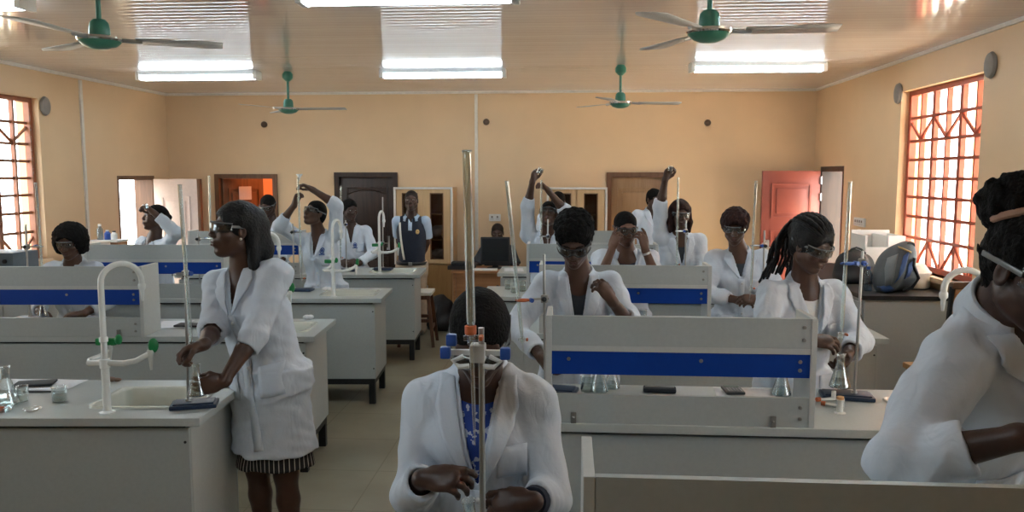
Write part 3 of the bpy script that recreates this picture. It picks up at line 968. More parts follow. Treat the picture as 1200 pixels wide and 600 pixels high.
# ------------------------------------------------------------------ bodies and cloth: distance fields turned into one smooth surface
class Field:
    def __init__(self, lo, hi, h, fine=(), hf=None):
        hf = hf or h
        self.h = h
        self.ax = []
        for k in range(3):
            v, out = lo[k], []
            while v < hi[k] + h:
                out.append(v)
                f = any(a[k] - h <= v <= b[k] for a, b in fine)
                v += hf if f else h
            self.ax.append(np.array(out, np.float32))
        self.F = np.full([len(a) for a in self.ax], 0.6, np.float32)

    def win(self, lo, hi, m):
        sl = []
        for k in range(3):
            i = max(0, int(np.searchsorted(self.ax[k], lo[k] - m)) - 1)
            j = min(len(self.ax[k]), int(np.searchsorted(self.ax[k], hi[k] + m)) + 1)
            if j - i < 1:
                return None
            sl.append(slice(i, j))
        X = self.ax[0][sl[0]][:, None, None]
        Y = self.ax[1][sl[1]][None, :, None]
        Z = self.ax[2][sl[2]][None, None, :]
        return tuple(sl), X, Y, Z

    def put(self, sl, d, k, op):
        A = self.F[sl]
        d = d.astype(np.float32)
        if op == 's':
            d = -d
            if k > 0:
                h = np.maximum(k - np.abs(A - d), 0) / k
                self.F[sl] = np.maximum(A, d) + h * h * k * 0.25
            else:
                self.F[sl] = np.maximum(A, d)
        else:
            if k > 0:
                h = np.maximum(k - np.abs(A - d), 0) / k
                self.F[sl] = np.minimum(A, d) - h * h * k * 0.25
            else:
                self.F[sl] = np.minimum(A, d)

    def cone(self, a, b, ra, rb, k=0.02, op='u', cut=None):
        a, b = Vector(a), Vector(b)
        m = max(ra, rb)
        w = self.win([min(a[i], b[i]) for i in range(3)], [max(a[i], b[i]) for i in range(3)], m + k + 3 * self.h + 0.02)
        if not w:
            return self
        sl, X, Y, Z = w
        e = b - a
        L2 = max(e.length_squared, 1e-9)
        px, py, pz = X - a.x, Y - a.y, Z - a.z
        t = np.clip((px * e.x + py * e.y + pz * e.z) / L2, 0, 1)
        d = np.sqrt((px - t * e.x) ** 2 + (py - t * e.y) ** 2 + (pz - t * e.z) ** 2) - (ra + (rb - ra) * t)
        d = self._cut(d, cut, X, Y, Z)
        self.put(sl, d, k, op)
        return self

    def _cut(self, d, cut, X, Y, Z):
        for c, n in (cut or ()):
            d = np.maximum(d, (X - c[0]) * n[0] + (Y - c[1]) * n[1] + (Z - c[2]) * n[2])
        return d

    def ell(self, c, r, M=None, k=0.02, op='u', cut=None):
        c = Vector(c)
        m = max(r)
        w = self.win([c[i] - m for i in range(3)], [c[i] + m for i in range(3)], k + 3 * self.h + 0.02)
        if not w:
            return self
        sl, X, Y, Z = w
        px, py, pz = X - c.x, Y - c.y, Z - c.z
        if M is None:
            q = (px, py, pz)
        else:
            q = tuple(px * M[0][i] + py * M[1][i] + pz * M[2][i] for i in range(3))
        k0 = np.sqrt(sum((q[i] / r[i]) ** 2 for i in range(3)))
        k1 = np.sqrt(sum((q[i] / r[i] ** 2) ** 2 for i in range(3))) + 1e-6
        d = k0 * (k0 - 1) / k1
        d = self._cut(d, cut, X, Y, Z)
        self.put(sl, d, k, op)
        return self

    def loft(self, A, B, Lv, Fv, sec, k=0.03, op='u', cut=None):
        """elliptic sections (t, forward offset, half width, half depth) along A-B"""
        A, B = Vector(A), Vector(B)
        m = max(max(s[2], s[3]) for s in sec)
        w = self.win([min(A[i], B[i]) for i in range(3)], [max(A[i], B[i]) for i in range(3)], m + k + 0.03)
        if not w:
            return self
        sl, X, Y, Z = w
        e = B - A
        ln = e.length
        u = e / ln
        px, py, pz = X - A.x, Y - A.y, Z - A.z
        t = (px * u.x + py * u.y + pz * u.z) / ln
        ts = [s[0] for s in sec]
        off = np.interp(t, ts, [s[1] for s in sec])
        rx = np.interp(t, ts, [s[2] for s in sec])
        ry = np.interp(t, ts, [s[3] for s in sec])
        x = px * Lv.x + py * Lv.y + pz * Lv.z
        y = px * Fv.x + py * Fv.y + pz * Fv.z - off
        q = np.sqrt((x / rx) ** 2 + (y / ry) ** 2) + 1e-6
        d = (q - 1) * np.minimum(rx, ry)
        d = np.maximum(d, np.maximum((t - 1) * ln, -t * ln))
        d = self._cut(d, cut, X, Y, Z)
        self.put(sl, d, k, op)
        return self

    def wedge(self, O, Lv, Fv, U, hv, slope, hmax):
        """cut a V: |x| < slope*(h-hv) in front of O"""
        X, Y, Z = self.ax[0][:, None, None], self.ax[1][None, :, None], self.ax[2][None, None, :]
        px, py, pz = X - O.x, Y - O.y, Z - O.z
        x = np.abs(px * Lv.x + py * Lv.y + pz * Lv.z)
        f = px * Fv.x + py * Fv.y + pz * Fv.z
        h = px * U.x + py * U.y + pz * U.z
        d = (x - slope * (h - hv)) / math.sqrt(1 + slope * slope)
        d = np.maximum(d, -f)
        self.F = np.maximum(self.F, -d.astype(np.float32))
        return self

    def ripple(self, amp, freq, seed):
        """soft folds"""
        rr = random.Random(seed)
        X, Y, Z = self.ax[0][:, None, None], self.ax[1][None, :, None], self.ax[2][None, None, :]
        acc = np.zeros_like(self.F)
        for q in range(5):
            v = Vector((rr.gauss(0, 1), rr.gauss(0, 1), rr.gauss(0, 0.55))).normalized() * freq * rr.uniform(0.6, 1.8)
            v2 = Vector((rr.gauss(0, 1), rr.gauss(0, 1), rr.gauss(0, 1))).normalized() * freq * 0.5
            ph = rr.uniform(0, 6.28)
            w = np.sin(X * v2.x + Y * v2.y + Z * v2.z + ph) * 1.3
            acc += np.sin(X * v.x + Y * v.y + Z * v.z + w + ph).astype(np.float32)
        self.F += acc * (amp / 2.2)
        return self

    def mesh(self, name, origin=(0, 0, 0)):
        F = self.F
        F[0], F[-1], F[:, 0], F[:, -1], F[:, :, 0], F[:, :, -1] = 0.5, 0.5, 0.5, 0.5, 0.5, 0.5
        s = F < 0
        nx, ny, nz = [n - 1 for n in F.shape]
        cnt = np.zeros((nx, ny, nz), np.int8)
        for i in (0, 1):
            for j in (0, 1):
                for k in (0, 1):
                    cnt += s[i:nx + i, j:ny + j, k:nz + k]
        act = (cnt > 0) & (cnt < 8)
        idx = np.argwhere(act)
        I, J, K = idx[:, 0], idx[:, 1], idx[:, 2]
        n = len(idx)
        P = np.zeros((n, 3), np.float64)
        C = np.zeros(n)
        ax = self.ax
        cor = [(0, 0, 0), (1, 0, 0), (0, 1, 0), (1, 1, 0), (0, 0, 1), (1, 0, 1), (0, 1, 1), (1, 1, 1)]
        val = [F[I + a, J + b, K + c].astype(np.float64) for a, b, c in cor]
        pos = [np.stack([ax[0][I + a], ax[1][J + b], ax[2][K + c]], 1).astype(np.float64) for a, b, c in cor]
        for a, b in ((0, 1), (2, 3), (4, 5), (6, 7), (0, 2), (1, 3), (4, 6), (5, 7), (0, 4), (1, 5), (2, 6), (3, 7)):
            va, vb = val[a], val[b]
            m = (va < 0) != (vb < 0)
            t = va[m] / (va[m] - vb[m])
            P[m] += pos[a][m] + (pos[b][m] - pos[a][m]) * t[:, None]
            C[m] += 1
        P /= C[:, None]
        vid = np.full((nx, ny, nz), -1, np.int32)
        vid[I, J, K] = np.arange(n)
        quads = []
        for axis in range(3):
            sl0 = [slice(1, nx), slice(1, ny), slice(1, nz)]
            a0, a1 = list(sl0), list(sl0)
            a0[axis] = slice(0, (nx, ny, nz)[axis])
            a1[axis] = slice(1, (nx, ny, nz)[axis] + 1)
            s0, s1 = s[tuple(a0)], s[tuple(a1)]
            e = np.argwhere(s0 != s1)
            if not len(e):
                continue
            fl = s0[e[:, 0], e[:, 1], e[:, 2]]
            b = e.copy()
            for kk in range(3):
                if kk != axis:
                    b[:, kk] += 1
            u, v = (axis + 1) % 3, (axis + 2) % 3

            def vv(du, dv):
                c = b.copy()
                c[:, u] -= du
                c[:, v] -= dv
                return vid[c[:, 0], c[:, 1], c[:, 2]]
            q = np.stack([vv(1, 1), vv(0, 1), vv(0, 0), vv(1, 0)], 1)
            q[~fl] = q[~fl][:, ::-1]
            quads.append(q)
        Q = np.concatenate(quads)
        Q = Q[(Q >= 0).all(1)]
        P -= np.array(origin)
        me = bpy.data.meshes.new(name)
        me.vertices.add(n)
        me.vertices.foreach_set('co', P.astype(np.float32).ravel())
        me.loops.add(Q.size)
        me.loops.foreach_set('vertex_index', Q.ravel().astype(np.int32))
        me.polygons.add(len(Q))
        me.polygons.foreach_set('loop_start', np.arange(0, Q.size, 4, dtype=np.int32))
        me.update(calc_edges=True)
        me.validate()
        return me, P, Q


def field_obj(f, name, m, parent, origin):
    me, P, Q = f.mesh(name, origin)
    o = link_mesh(name, me, m, parent, None, False)
    me.polygons.foreach_set('use_smooth', [True] * len(me.polygons))
    return o, P, Q


# ------------------------------------------------------------------ people
def skin(name, c):
    m = mat(name, c, 0.42, var=0.10, nscale=14, bump=0.05, bscale=220, spec=0.45)
    return m


M_skin = [skin('skin_deep_brown', (0.058, 0.027, 0.018)), skin('skin_dark_brown', (0.085, 0.040, 0.025)), skin('skin_warm_brown', (0.115, 0.052, 0.031))]
M_hair = mat('black_hair', (0.0075, 0.0065, 0.006), 0.8, var=0.4, nscale=60, bump=0.9, bscale=130, spec=0.15)
M_stubble = mat('shaved_stubble', (0.018, 0.011, 0.009), 0.6, var=0.2, nscale=60, bump=0.3, bscale=200, spec=0.3)
M_hairr = mat('reddish_black_hair', (0.030, 0.012, 0.010), 0.7, var=0.4, nscale=60, bump=0.9, bscale=130, spec=0.2)
M_hairs = mat('smooth_black_hair', (0.008, 0.007, 0.007), 0.55, var=0.3, nscale=40, bump=0.6, bscale=90, spec=0.3)


def coat_cloth():
    m, nt, b = nodes_of('white_coat_cotton')
    tc = nt.nodes.new('ShaderNodeTexCoord')
    b.inputs['Base Color'].default_value = (0.60, 0.655, 0.735, 1)
    b.inputs['Roughness'].default_value = 0.8
    b.inputs['Specular IOR Level'].default_value = 0.15
    last = None
    for sc, dist, st, wv in ((8.0, 0.030, 0.42, (1, 1, 0.45)), (24.0, 0.012, 0.26, (1, 1, 0.7)), (420.0, 0.0008, 0.3, (1, 1, 1))):
        mp = nt.nodes.new('ShaderNodeMapping')
        mp.inputs['Scale'].default_value = wv
        nt.links.new(tc.outputs['Object'], mp.inputs['Vector'])
        n = nt.nodes.new('ShaderNodeTexNoise')
        n.inputs['Scale'].default_value = sc
        n.inputs['Detail'].default_value = 2
        n.inputs['Distortion'].default_value = 1.2
        nt.links.new(mp.outputs['Vector'], n.inputs['Vector'])
        bp = nt.nodes.new('ShaderNodeBump')
        bp.inputs['Strength'].default_value = st
        bp.inputs['Distance'].default_value = dist
        nt.links.new(n.outputs['Fac'], bp.inputs['Height'])
        if last:
            nt.links.new(last.outputs['Normal'], bp.inputs['Normal'])
        last = bp
    nt.links.new(last.outputs['Normal'], b.inputs['Normal'])
    return m


M_coat = coat_cloth()
M_lips = mat('lips', (0.095, 0.036, 0.031), 0.6, var=0.05)
M_sclera = mat('eye_white', (0.62, 0.58, 0.52), 0.2, var=0.02)
M_iris = mat('dark_iris', (0.012, 0.007, 0.005), 0.1)
M_lens = glass('goggle_lens', (0.82, 0.86, 0.87), 0.85, 0.08, 0.055, 3.2)
M_gframe = mat('clear_goggle_frame', (0.16, 0.17, 0.175), 0.2, var=0.05)
M_gframed = mat('dark_goggle_frame', (0.02, 0.02, 0.022), 0.3)
M_button = mat('coat_button', (0.62, 0.64, 0.66), 0.3)
M_shoe = mat('black_shoe', (0.015, 0.014, 0.014), 0.35)
M_navy = mat('navy_cloth', (0.012, 0.016, 0.035), 0.75, var=0.1)
M_logo = mat('blue_crest', (0.035, 0.09, 0.33), 0.6, var=0.1)
M_darkcloth = mat('dark_grey_cloth', (0.035, 0.04, 0.05), 0.8, var=0.15)


def blue_print_cloth():
    m, nt, b = nodes_of('blue_white_print')
    tc = nt.nodes.new('ShaderNodeTexCoord')
    v = nt.nodes.new('ShaderNodeTexNoise')
    v.inputs['Scale'].default_value = 55
    v.inputs['Detail'].default_value = 2
    nt.links.new(tc.outputs['Object'], v.inputs['Vector'])
    r = nt.nodes.new('ShaderNodeValToRGB')
    r.color_ramp.interpolation = 'CONSTANT'
    r.color_ramp.elements[0].color = (0.012, 0.05, 0.30, 1)
    r.color_ramp.elements[1].color = (0.42, 0.48, 0.62, 1)
    r.color_ramp.elements[1].position = 0.56
    nt.links.new(v.outputs['Fac'], r.inputs['Fac'])
    nt.links.new(r.outputs['Color'], b.inputs['Base Color'])
    b.inputs['Roughness'].default_value = 0.7
    return m


def striped_cloth():
    m, nt, b = nodes_of('striped_skirt_cloth')
    tc = nt.nodes.new('ShaderNodeTexCoord')
    sp = nt.nodes.new('ShaderNodeSeparateXYZ')
    nt.links.new(tc.outputs['Object'], sp.inputs[0])
    at2 = nt.nodes.new('ShaderNodeMath'); at2.operation = 'ARCTAN2'
    nt.links.new(sp.outputs['Y'], at2.inputs[0]); nt.links.new(sp.outputs['X'], at2.inputs[1])
    mu = nt.nodes.new('ShaderNodeMath'); mu.operation = 'MULTIPLY'; mu.inputs[1].default_value = 7.6
    nt.links.new(at2.outputs[0], mu.inputs[0])
    fr = nt.nodes.new('ShaderNodeMath'); fr.operation = 'FRACT'
    nt.links.new(mu.outputs[0], fr.inputs[0])
    r = nt.nodes.new('ShaderNodeValToRGB')
    r.color_ramp.interpolation = 'CONSTANT'
    r.color_ramp.elements[0].color = (0.015, 0.012, 0.012, 1)
    r.color_ramp.elements[1].color = (0.55, 0.50, 0.44, 1)
    r.color_ramp.elements[1].position = 0.66
    e = r.color_ramp.elements.new(0.84); e.color = (0.015, 0.012, 0.012, 1)
    nt.links.new(fr.outputs[0], r.inputs['Fac'])
    n = nt.nodes.new('ShaderNodeTexNoise'); n.inputs['Scale'].default_value = 9
    nt.links.new(tc.outputs['Object'], n.inputs['Vector'])
    gt = nt.nodes.new('ShaderNodeMath'); gt.operation = 'GREATER_THAN'; gt.inputs[1].default_value = 0.66
    nt.links.new(n.outputs['Fac'], gt.inputs[0])
    mx = nt.nodes.new('ShaderNodeMix'); mx.data_type = 'RGBA'
    nt.links.new(gt.outputs[0], mx.inputs[0]); nt.links.new(r.outputs['Color'], mx.inputs[6])
    mx.inputs[7].default_value = (0.35, 0.09, 0.03, 1)
    nt.links.new(mx.outputs[2], b.inputs['Base Color'])
    b.inputs['Roughness'].default_value = 0.8
    return m


M_print = blue_print_cloth()
M_stripe = striped_cloth()
M_shirtw = mat('white_blouse', (0.62, 0.64, 0.66), 0.7)


def yawvec(deg):
    a = math.radians(deg)
    return Vector((math.sin(a), -math.cos(a), 0)), Vector((math.cos(a), math.sin(a), 0))


def ik(sh, wr, la, lb, hint):
    """elbow between shoulder and wrist, bent towards hint; the wrist is pulled in when out of reach"""
    d = wr - sh
    L = min(max(d.length, abs(la - lb) + 0.02), (la + lb) * 0.995)
    u = d.normalized()
    wr = sh + u * L
    x = (la * la - lb * lb + L * L) / (2 * L)
    h = math.sqrt(max(la * la - x * x, 0))
    n = hint - u * hint.dot(u)
    n = n.normalized() if n.length > 1e-5 else u.orthogonal().normalized()
    return sh + u * x + n * h, wr


def add_hand(f, W, d, n, side, sc, curl, spread=1.0, index=None, thumb=0.5, fr=1.0, pinch=0.0):
    d = d.normalized()
    n = (n - d * n.dot(d)).normalized()
    s = n.cross(d) * side
    P = lambda a, b, c: W + (d * a + s * b + n * c) * sc
    f.ell(P(0.050, 0.0, 0.0), (0.040 * sc, 0.054 * sc, 0.017 * sc), Matrix((s, d, n)).transposed(), 0.012)
    f.cone(P(-0.01, 0, 0), P(0.03, 0, 0), 0.024 * sc, 0.022 * sc, 0.015)
    f.cone(P(0.02, 0.020, 0.006), P(0.05, 0.030, 0.008), 0.016 * sc, 0.013 * sc, 0.012)
    base = ((0.088, 0.029), (0.094, 0.010), (0.090, -0.010), (0.080, -0.028))
    ln = (0.070, 0.078, 0.073, 0.057)
    for i in range(4):
        c = curl if (i or index is None) else index
        a = 0.0
        p = P(base[i][0] - 0.012, base[i][1], 0.0)
        sp = math.radians((1.5 - i) * 5 * spread)
        dd = d * math.cos(sp) + s * math.sin(sp)
        f.cone(P(0.055, base[i][1] * 0.9, 0.0), p, 0.0125 * sc * fr, 0.0108 * sc * fr, 0.006)
        for q, (frac, ang) in enumerate(((0.46, 62), (0.31, 82), (0.23, 50))):
            a += math.radians(ang) * c
            e = p + (dd * math.cos(a) + n * math.sin(a)) * ln[i] * frac * sc * 1.05
            r0 = (0.0102, 0.0092, 0.0084)[q] * sc * fr * (0.92 if i == 3 else 1)
            f.cone(p, e, r0, r0 * 0.92, 0.004)
            p = e
    t0 = P(0.022, 0.026, 0.004)
    t1 = P(0.050, 0.050 - 0.012 * thumb, 0.010 + 0.020 * thumb)
    t2 = P(0.078, 0.056 - 0.030 * thumb, 0.018 + 0.034 * thumb)
    t3 = P(0.100, 0.054 - 0.042 * thumb, 0.022 + 0.036 * thumb)
    f.cone(t0, t1, 0.0145 * sc, 0.0118 * sc * fr, 0.008)
    f.cone(t1, t2, 0.0115 * sc * fr, 0.0105 * sc * fr, 0.004)
    f.cone(t2, t3, 0.0105 * sc * fr, 0.0088 * sc * fr, 0.004)


def head_frame(yaw, pitch, roll):
    """columns: person's left, forward, up; pitch > 0 looks up, roll > 0 tips towards the person's left"""
    F, L = yawvec(yaw)
    U = Vector((0, 0, 1))
    p = math.radians(pitch)
    F2 = F * math.cos(p) + U * math.sin(p)
    U2 = U * math.cos(p) - F * math.sin(p)
    r = math.radians(roll)
    L3 = L * math.cos(r) - U2 * math.sin(r)
    U3 = U2 * math.cos(r) + L * math.sin(r)
    return Matrix((L3, F2, U3)).transposed()


def add_head(f, C, M, s, female=True):
    T = lambda x, y, z: C + M @ Vector((x, y, z)) * s
    E = lambda c, r, k=0.012, op='u': f.ell(T(*c), tuple(v * s for v in r), M, k * s, op)
    K = lambda a, b, ra, rb, k=0.01, op='u': f.cone(T(*a), T(*b), ra * s, rb * s, k * s, op)
    E((0, -0.014, 0.036), (0.073, 0.092, 0.080))
    E((0, 0.022, -0.028), (0.061, 0.068, 0.086), 0.02)
    jw = 0.042 if female else 0.048
    for g in (-1, 1):
        K((0, 0.050, -0.094), (g * jw, 0.0, -0.060), 0.024, 0.024, 0.02)
        E((g * 0.038, 0.058, -0.026), (0.026, 0.024, 0.022), 0.02)
        K((g * 0.012, 0.082, 0.020), (g * 0.046, 0.066, 0.022), 0.011, 0.010, 0.014)
        E((g * 0.031, 0.098, 0.003), (0.019, 0.018, 0.011), 0.010, 's')
        E((g * 0.031, 0.074, 0.003), (0.0155, 0.0125, 0.0115), 0.004)
        E((g * 0.013, 0.094, -0.032), (0.0105, 0.011, 0.0085), 0.006)
        E((g * 0.0075, 0.104, -0.040), (0.004, 0.006, 0.003), 0.002, 's')
        E((g * 0.074, -0.006, -0.006), (0.009, 0.018, 0.030), 0.006)
        E((g * 0.083, -0.002, -0.004), (0.006, 0.010, 0.018), 0.004, 's')
    K((0, 0.083, 0.012), (0, 0.102, -0.028), 0.0085, 0.0125, 0.012)
    E((0, 0.066, -0.100), (0.022, 0.018, 0.016), 0.016)
    E((0, 0.078, -0.062), (0.030, 0.018, 0.020), 0.014)
    K((-0.017, 0.092, -0.0595), (0.017, 0.092, -0.0595), 0.0068, 0.0068, 0.005)
    K((-0.013, 0.0905, -0.0705), (0.013, 0.0905, -0.0705), 0.0078, 0.0078, 0.005)
    K((-0.024, 0.0985, -0.0650), (0.024, 0.0985, -0.0650), 0.0016, 0.0016, 0.003, 's')


def add_hair(f, C, M, s, kind, seed=1):
    T = lambda x, y, z: C + M @ Vector((x, y, z)) * s
    E = lambda c, r, k=0.015, op='u': f.ell(T(*c), tuple(v * s for v in r), M, k * s, op)
    K = lambda a, b, ra, rb, k=0.015, op='u': f.cone(T(*a), T(*b), ra * s, rb * s, k * s, op)
    th = {'crop': 0.006, 'short': 0.016, 'pulled': 0.007, 'puff': 0.008, 'long': 0.011, 'afro': 0.028, 'bob': 0.016, 'braids': 0.016, 'shaved': 0.003, 'cap': 0.026}[kind]
    E((0, -0.014, 0.037), (0.073 + th, 0.092 + th, 0.080 + th))
    K((0, -0.06, -0.01), (0, -0.062, -0.05), 0.058, 0.040, 0.03)
    if kind == 'cap':
        E((0.012, 0.03, 0.075), (0.088, 0.085, 0.050), 0.03)
        E((0.03, 0.078, 0.055), (0.055, 0.030, 0.028), 0.02)
    if kind == 'short':
        E((0, -0.005, 0.088), (0.088, 0.098, 0.062), 0.03)
        E((0, 0.062, 0.085), (0.066, 0.040, 0.040), 0.03)
    if kind == 'afro':
        E((0.0, -0.025, 0.04), (0.118, 0.112, 0.105), 0.03)
        for g in (-1, 1):
            E((g * 0.072, -0.015, -0.02), (0.050, 0.070, 0.072), 0.03)
    # clear the face
    fz = {'bob': 0.0, 'cap': -0.012}.get(kind, 0.0)
    E((0, 0.115, -0.035 + fz), (0.070, 0.085, 0.098), 0.012, 's')
    E((0, 0.08, -0.09), (0.095, 0.085, 0.085), 0.010, 's')
    if kind in ('puff', 'crop', 'pulled', 'braids', 'short'):
        q = 0.8 if kind == 'puff' else 1.0
        f.ell(T(0, -0.056, -0.022), (0.060 * q * s, 0.050 * q * s, 0.058 * q * s), M, 0.02 * s, 'u')
    if kind == 'puff':
        rr = random.Random(seed)
        E((0, -0.098, 0.108), (0.064, 0.062, 0.058), 0.02)
        for q in range(130):
            a, b = rr.uniform(0, 6.28), rr.uniform(-1.2, 1.5)
            v = Vector((math.cos(a) * math.cos(b), math.sin(a) * math.cos(b), math.sin(b))) * 0.060
            E((v.x, -0.098 + v.y, 0.108 + v.z * 0.9), (0.013, 0.013, 0.013), 0.008)
    if kind == 'long':
        K((0, -0.075, 0.03), (0.0, -0.105, -0.08), 0.062, 0.058, 0.03)
        K((0.0, -0.105, -0.08), (0.0, -0.105, -0.20), 0.058, 0.042, 0.03)
        for g in (-1, 1):
            K((g * 0.052, -0.045, 0.02), (g * 0.060, -0.07, -0.15), 0.030, 0.024, 0.02)
    if kind == 'bob':
        for g in (-1, 1):
            K((g * 0.070, 0.0, 0.045), (g * 0.085, 0.008, -0.07), 0.026, 0.026, 0.02)
            K((g * 0.085, 0.008, -0.07), (g * 0.084, 0.02, -0.15), 0.026, 0.014, 0.02)
            K((g * 0.050, -0.06, 0.03), (g * 0.062, -0.055, -0.14), 0.04, 0.028, 0.02)
        K((0, -0.085, 0.02), (0, -0.085, -0.14), 0.05, 0.04, 0.03)
    if kind == 'pulled':
        E((0, -0.115, 0.02), (0.032, 0.030, 0.030), 0.02)
    if kind == 'braids':
        E((0, -0.05, 0.075), (0.080, 0.085, 0.060), 0.03)
        E((0, -0.115, 0.045), (0.055, 0.040, 0.055), 0.02)


def goggles(C, M, s, parent, org, dark=False, lower=0.0, lift=0.0, tilt=0.0):
    T = lambda x, y, z: C + M @ Vector((x, y, z)) * s - org
    fm = M_gframed if dark else M_gframe

    def pt(t, z):
        y = 0.111 * math.cos(t) ** 0.7 if abs(t) < 1.5 else 0.0
        return T(0.080 * math.sin(t), y * 1.0 - 0.004, z + 0.006 + lower)
    ang = [math.radians(-76 + 152 * k / 24) for k in range(25)]
    rows = []
    for q in range(5):
        u = q / 4
        row = []
        for a in ang:
            notch = 0.017 * math.exp(-(a / 0.20) ** 2)
            zb = -0.024 + notch + 0.008 * (abs(a) / 1.33) ** 3
            row.append(pt(a, zb + (0.020 - zb) * u))
        rows.append(row)
    g = MB().grid(rows).build('goggles', M_lens, parent, solid=0.0025)
    fr = MB()
    fr.tube(rows[-1], 0.0036 * s, 8)
    if dark:
        fr.tube(rows[0], 0.003 * s, 8)
    fr.build('frame', fm, g)
    for sg, a in ((-1, ang[0]), (1, ang[-1])):
        p = pt(a, 0.004)
        tm = MB()
        tm.box((-0.003 * s, -0.052 * s, -0.006 * s), (0.003 * s, 0.052 * s, 0.006 * s), 0.002, M, p + M @ Vector((0, -0.048, 0.004)) * s)
        tm.build('temple', fm, g)
    return g


def person(label, head, look=(0, 0, 0), tyaw=0, hs=1.0, neck=None, lean=(0, 0), top=None, hair='crop', hairm=None, sk=1,
           L=None, R=None, female=True, res='far', coat=True, hem=0.62, vdepth=0.19, vw=0.21, inner=None, gog=None, cuff=(0.9, 0.9),
           sw=0.168, crest=False, pockets=True, eyes=True, seed=1, shrug=(0, 0), girth=1.0, pelvis=None, extra=None, legs='bare', group=None, gkw=None, gaxis=None):
    """head: world point of the head's middle; L, R: dict(w=wrist, e=elbow hint, d=finger direction, n=palm normal, curl=..)"""
    hf, h = {'near': (0.0045, 0.009), 'mid': (0.0058, 0.0115), 'far': (0.0072, 0.0145)}[res]
    F, Lv = yawvec(tyaw)
    C = Vector(head)
    M = head_frame(*look)
    up = Vector((0, 0, 1))
    NB = Vector(neck) if neck is not None else C + M @ Vector((0, -0.025, -0.075)) * hs - up * 0.085 - F * 0.025
    NB = NB + up * 0.028
    if pelvis is None:
        PV = Vector((NB.x, NB.y, 0.0)) + Vector((lean[0], lean[1], 0))
        PV.z = NB.z - 0.50 * girth ** 0.3
    else:
        PV = Vector(pelvis)
    U = (NB - PV).normalized()
    Ft = (F - U * F.dot(U)).normalized()
    Lt = Ft.cross(U) * -1
    if Lt.dot(Lv) < 0:
        Lt = -Lt
    org = Vector((PV.x, PV.y, 0))
    g = girth
    shl = NB - U * 0.055 + Lt * sw + up * shrug[0]
    shr = NB - U * 0.055 - Lt * sw + up * shrug[1]
    arms = []
    ua, fa = 0.285 * (0.94 + 0.06 * g), 0.245
    for sgn, sh, A in ((1, shl, L), (-1, shr, R)):
        A = dict(A or {})
        w = Vector(A.get('w', sh + Lv * sgn * 0.06 - up * 0.50 + F * 0.08))
        e, w = ik(sh, w, ua, fa, Vector(A.get('e', -F * 0.6 + Lv * sgn * 0.6 - up * 0.2)))
        fd = (w - e).normalized()
        d = Vector(A['d']) if 'd' in A else fd
        n = Vector(A['n']) if 'n' in A else -Lv * sgn
        arms.append((sgn, sh, e, w, fd, d, n, A))
    # ---- body
    hp = [C - Vector((0.15, 0.15, 0.16)) * hs, C + Vector((0.15, 0.15, 0.16)) * hs]
    fine = [tuple(hp)]
    pts = [C + up * 0.14, NB, shl, shr, PV, org]
    for a in arms:
        hc = a[3] + a[5].normalized() * 0.08
        fine.append((hc - Vector((0.11, 0.11, 0.11)), hc + Vector((0.11, 0.11, 0.11))))
        pts += [a[2], a[3], a[3] + a[5].normalized() * 0.19]
    lo = Vector([min(p[i] for p in pts) for i in range(3)]) - Vector((0.23, 0.23, 0.02))
    hi = Vector([max(p[i] for p in pts) for i in range(3)]) + Vector((0.23, 0.23, 0.06))
    lo.z = -0.03
    b = Field(lo, hi, h, fine, hf)
    tor = [(0, 0, .150 * g, .105 * g), (.25, 0, .130 * g, .095 * g), (.6, .005, .142 * g, .100 * g), (.82, 0, .140 * g, .088 * g), (.94, -.005, .09, .07), (1, -.008, .06, .058)]
    b.loft(PV - U * 0.05, NB, Lt, Ft, tor, 0.03)
    b.cone(NB - U * 0.05 + Ft * 0.0, C + M @ Vector((0, -0.022, -0.045)) * hs, 0.060 * hs, 0.052 * hs, 0.035)
    b.cone(NB - U * 0.045, NB + U * 0.03, 0.066, 0.052, 0.04)
    add_head(b, C, M, hs, female)
    for sgn, sh, e, w, fd, d, n, A in arms:
        b.cone(NB - U * 0.05 + Lt * sgn * 0.05, sh, 0.052, 0.050, 0.03)
        b.cone(sh, e, 0.047 * g, 0.037 * g, 0.02)
        b.cone(e, e + (w - e) * 0.35, 0.037 * g, 0.036 * g, 0.015)
        b.cone(e + (w - e) * 0.35, w, 0.036 * g, 0.0245, 0.015)
        add_hand(b, w, d, n, sgn, A.get('sc', 1.0), A.get('curl', 0.35), A.get('spread', 1.0), A.get('index'), A.get('thumb', 0.5), {'near': 1.0, 'mid': 1.04, 'far': 1.12}[res])
    hip = PV - U * 0.04
    fy = F * 0.0
    for sgn in (1, -1):
        k0 = hip + Lv * sgn * 0.085
        kn = Vector((org.x, org.y, 0.47)) + Lv * sgn * 0.085 + F * 0.02
        an = Vector((org.x, org.y, 0.08)) + Lv * sgn * 0.085 - F * 0.015
        b.cone(k0, kn, 0.085 * g, 0.055, 0.03)
        b.cone(kn, kn + (an - kn) * 0.35, 0.052, 0.053, 0.03)
        b.cone(kn + (an - kn) * 0.35, an, 0.053, 0.034, 0.02)
        b.cone(an - up * 0.035, an + F * 0.13 - up * 0.05, 0.038, 0.026, 0.02)
    me, P, Q = b.mesh('person', org)
    me.materials.append(M_skin[sk])
    root = bpy.data.objects.new('person', me)
    COL.objects.link(root)
    root.location = org
    me.polygons.foreach_set('use_smooth', [True] * len(me.polygons))
    tag(root, label, 'person', group or 'students in white laboratory coats')
    # ---- hair
    hm = hairm or (M_stubble if hair == 'shaved' else M_hair)
    rr = 0.30 * hs
    fh = Field(C - Vector((rr, rr, rr + (0.06 if hair in ('long', 'bob') else 0))), C + Vector((rr, rr, rr)), hf * 1.15)
    add_hair(fh, C, M, hs, hair, seed)
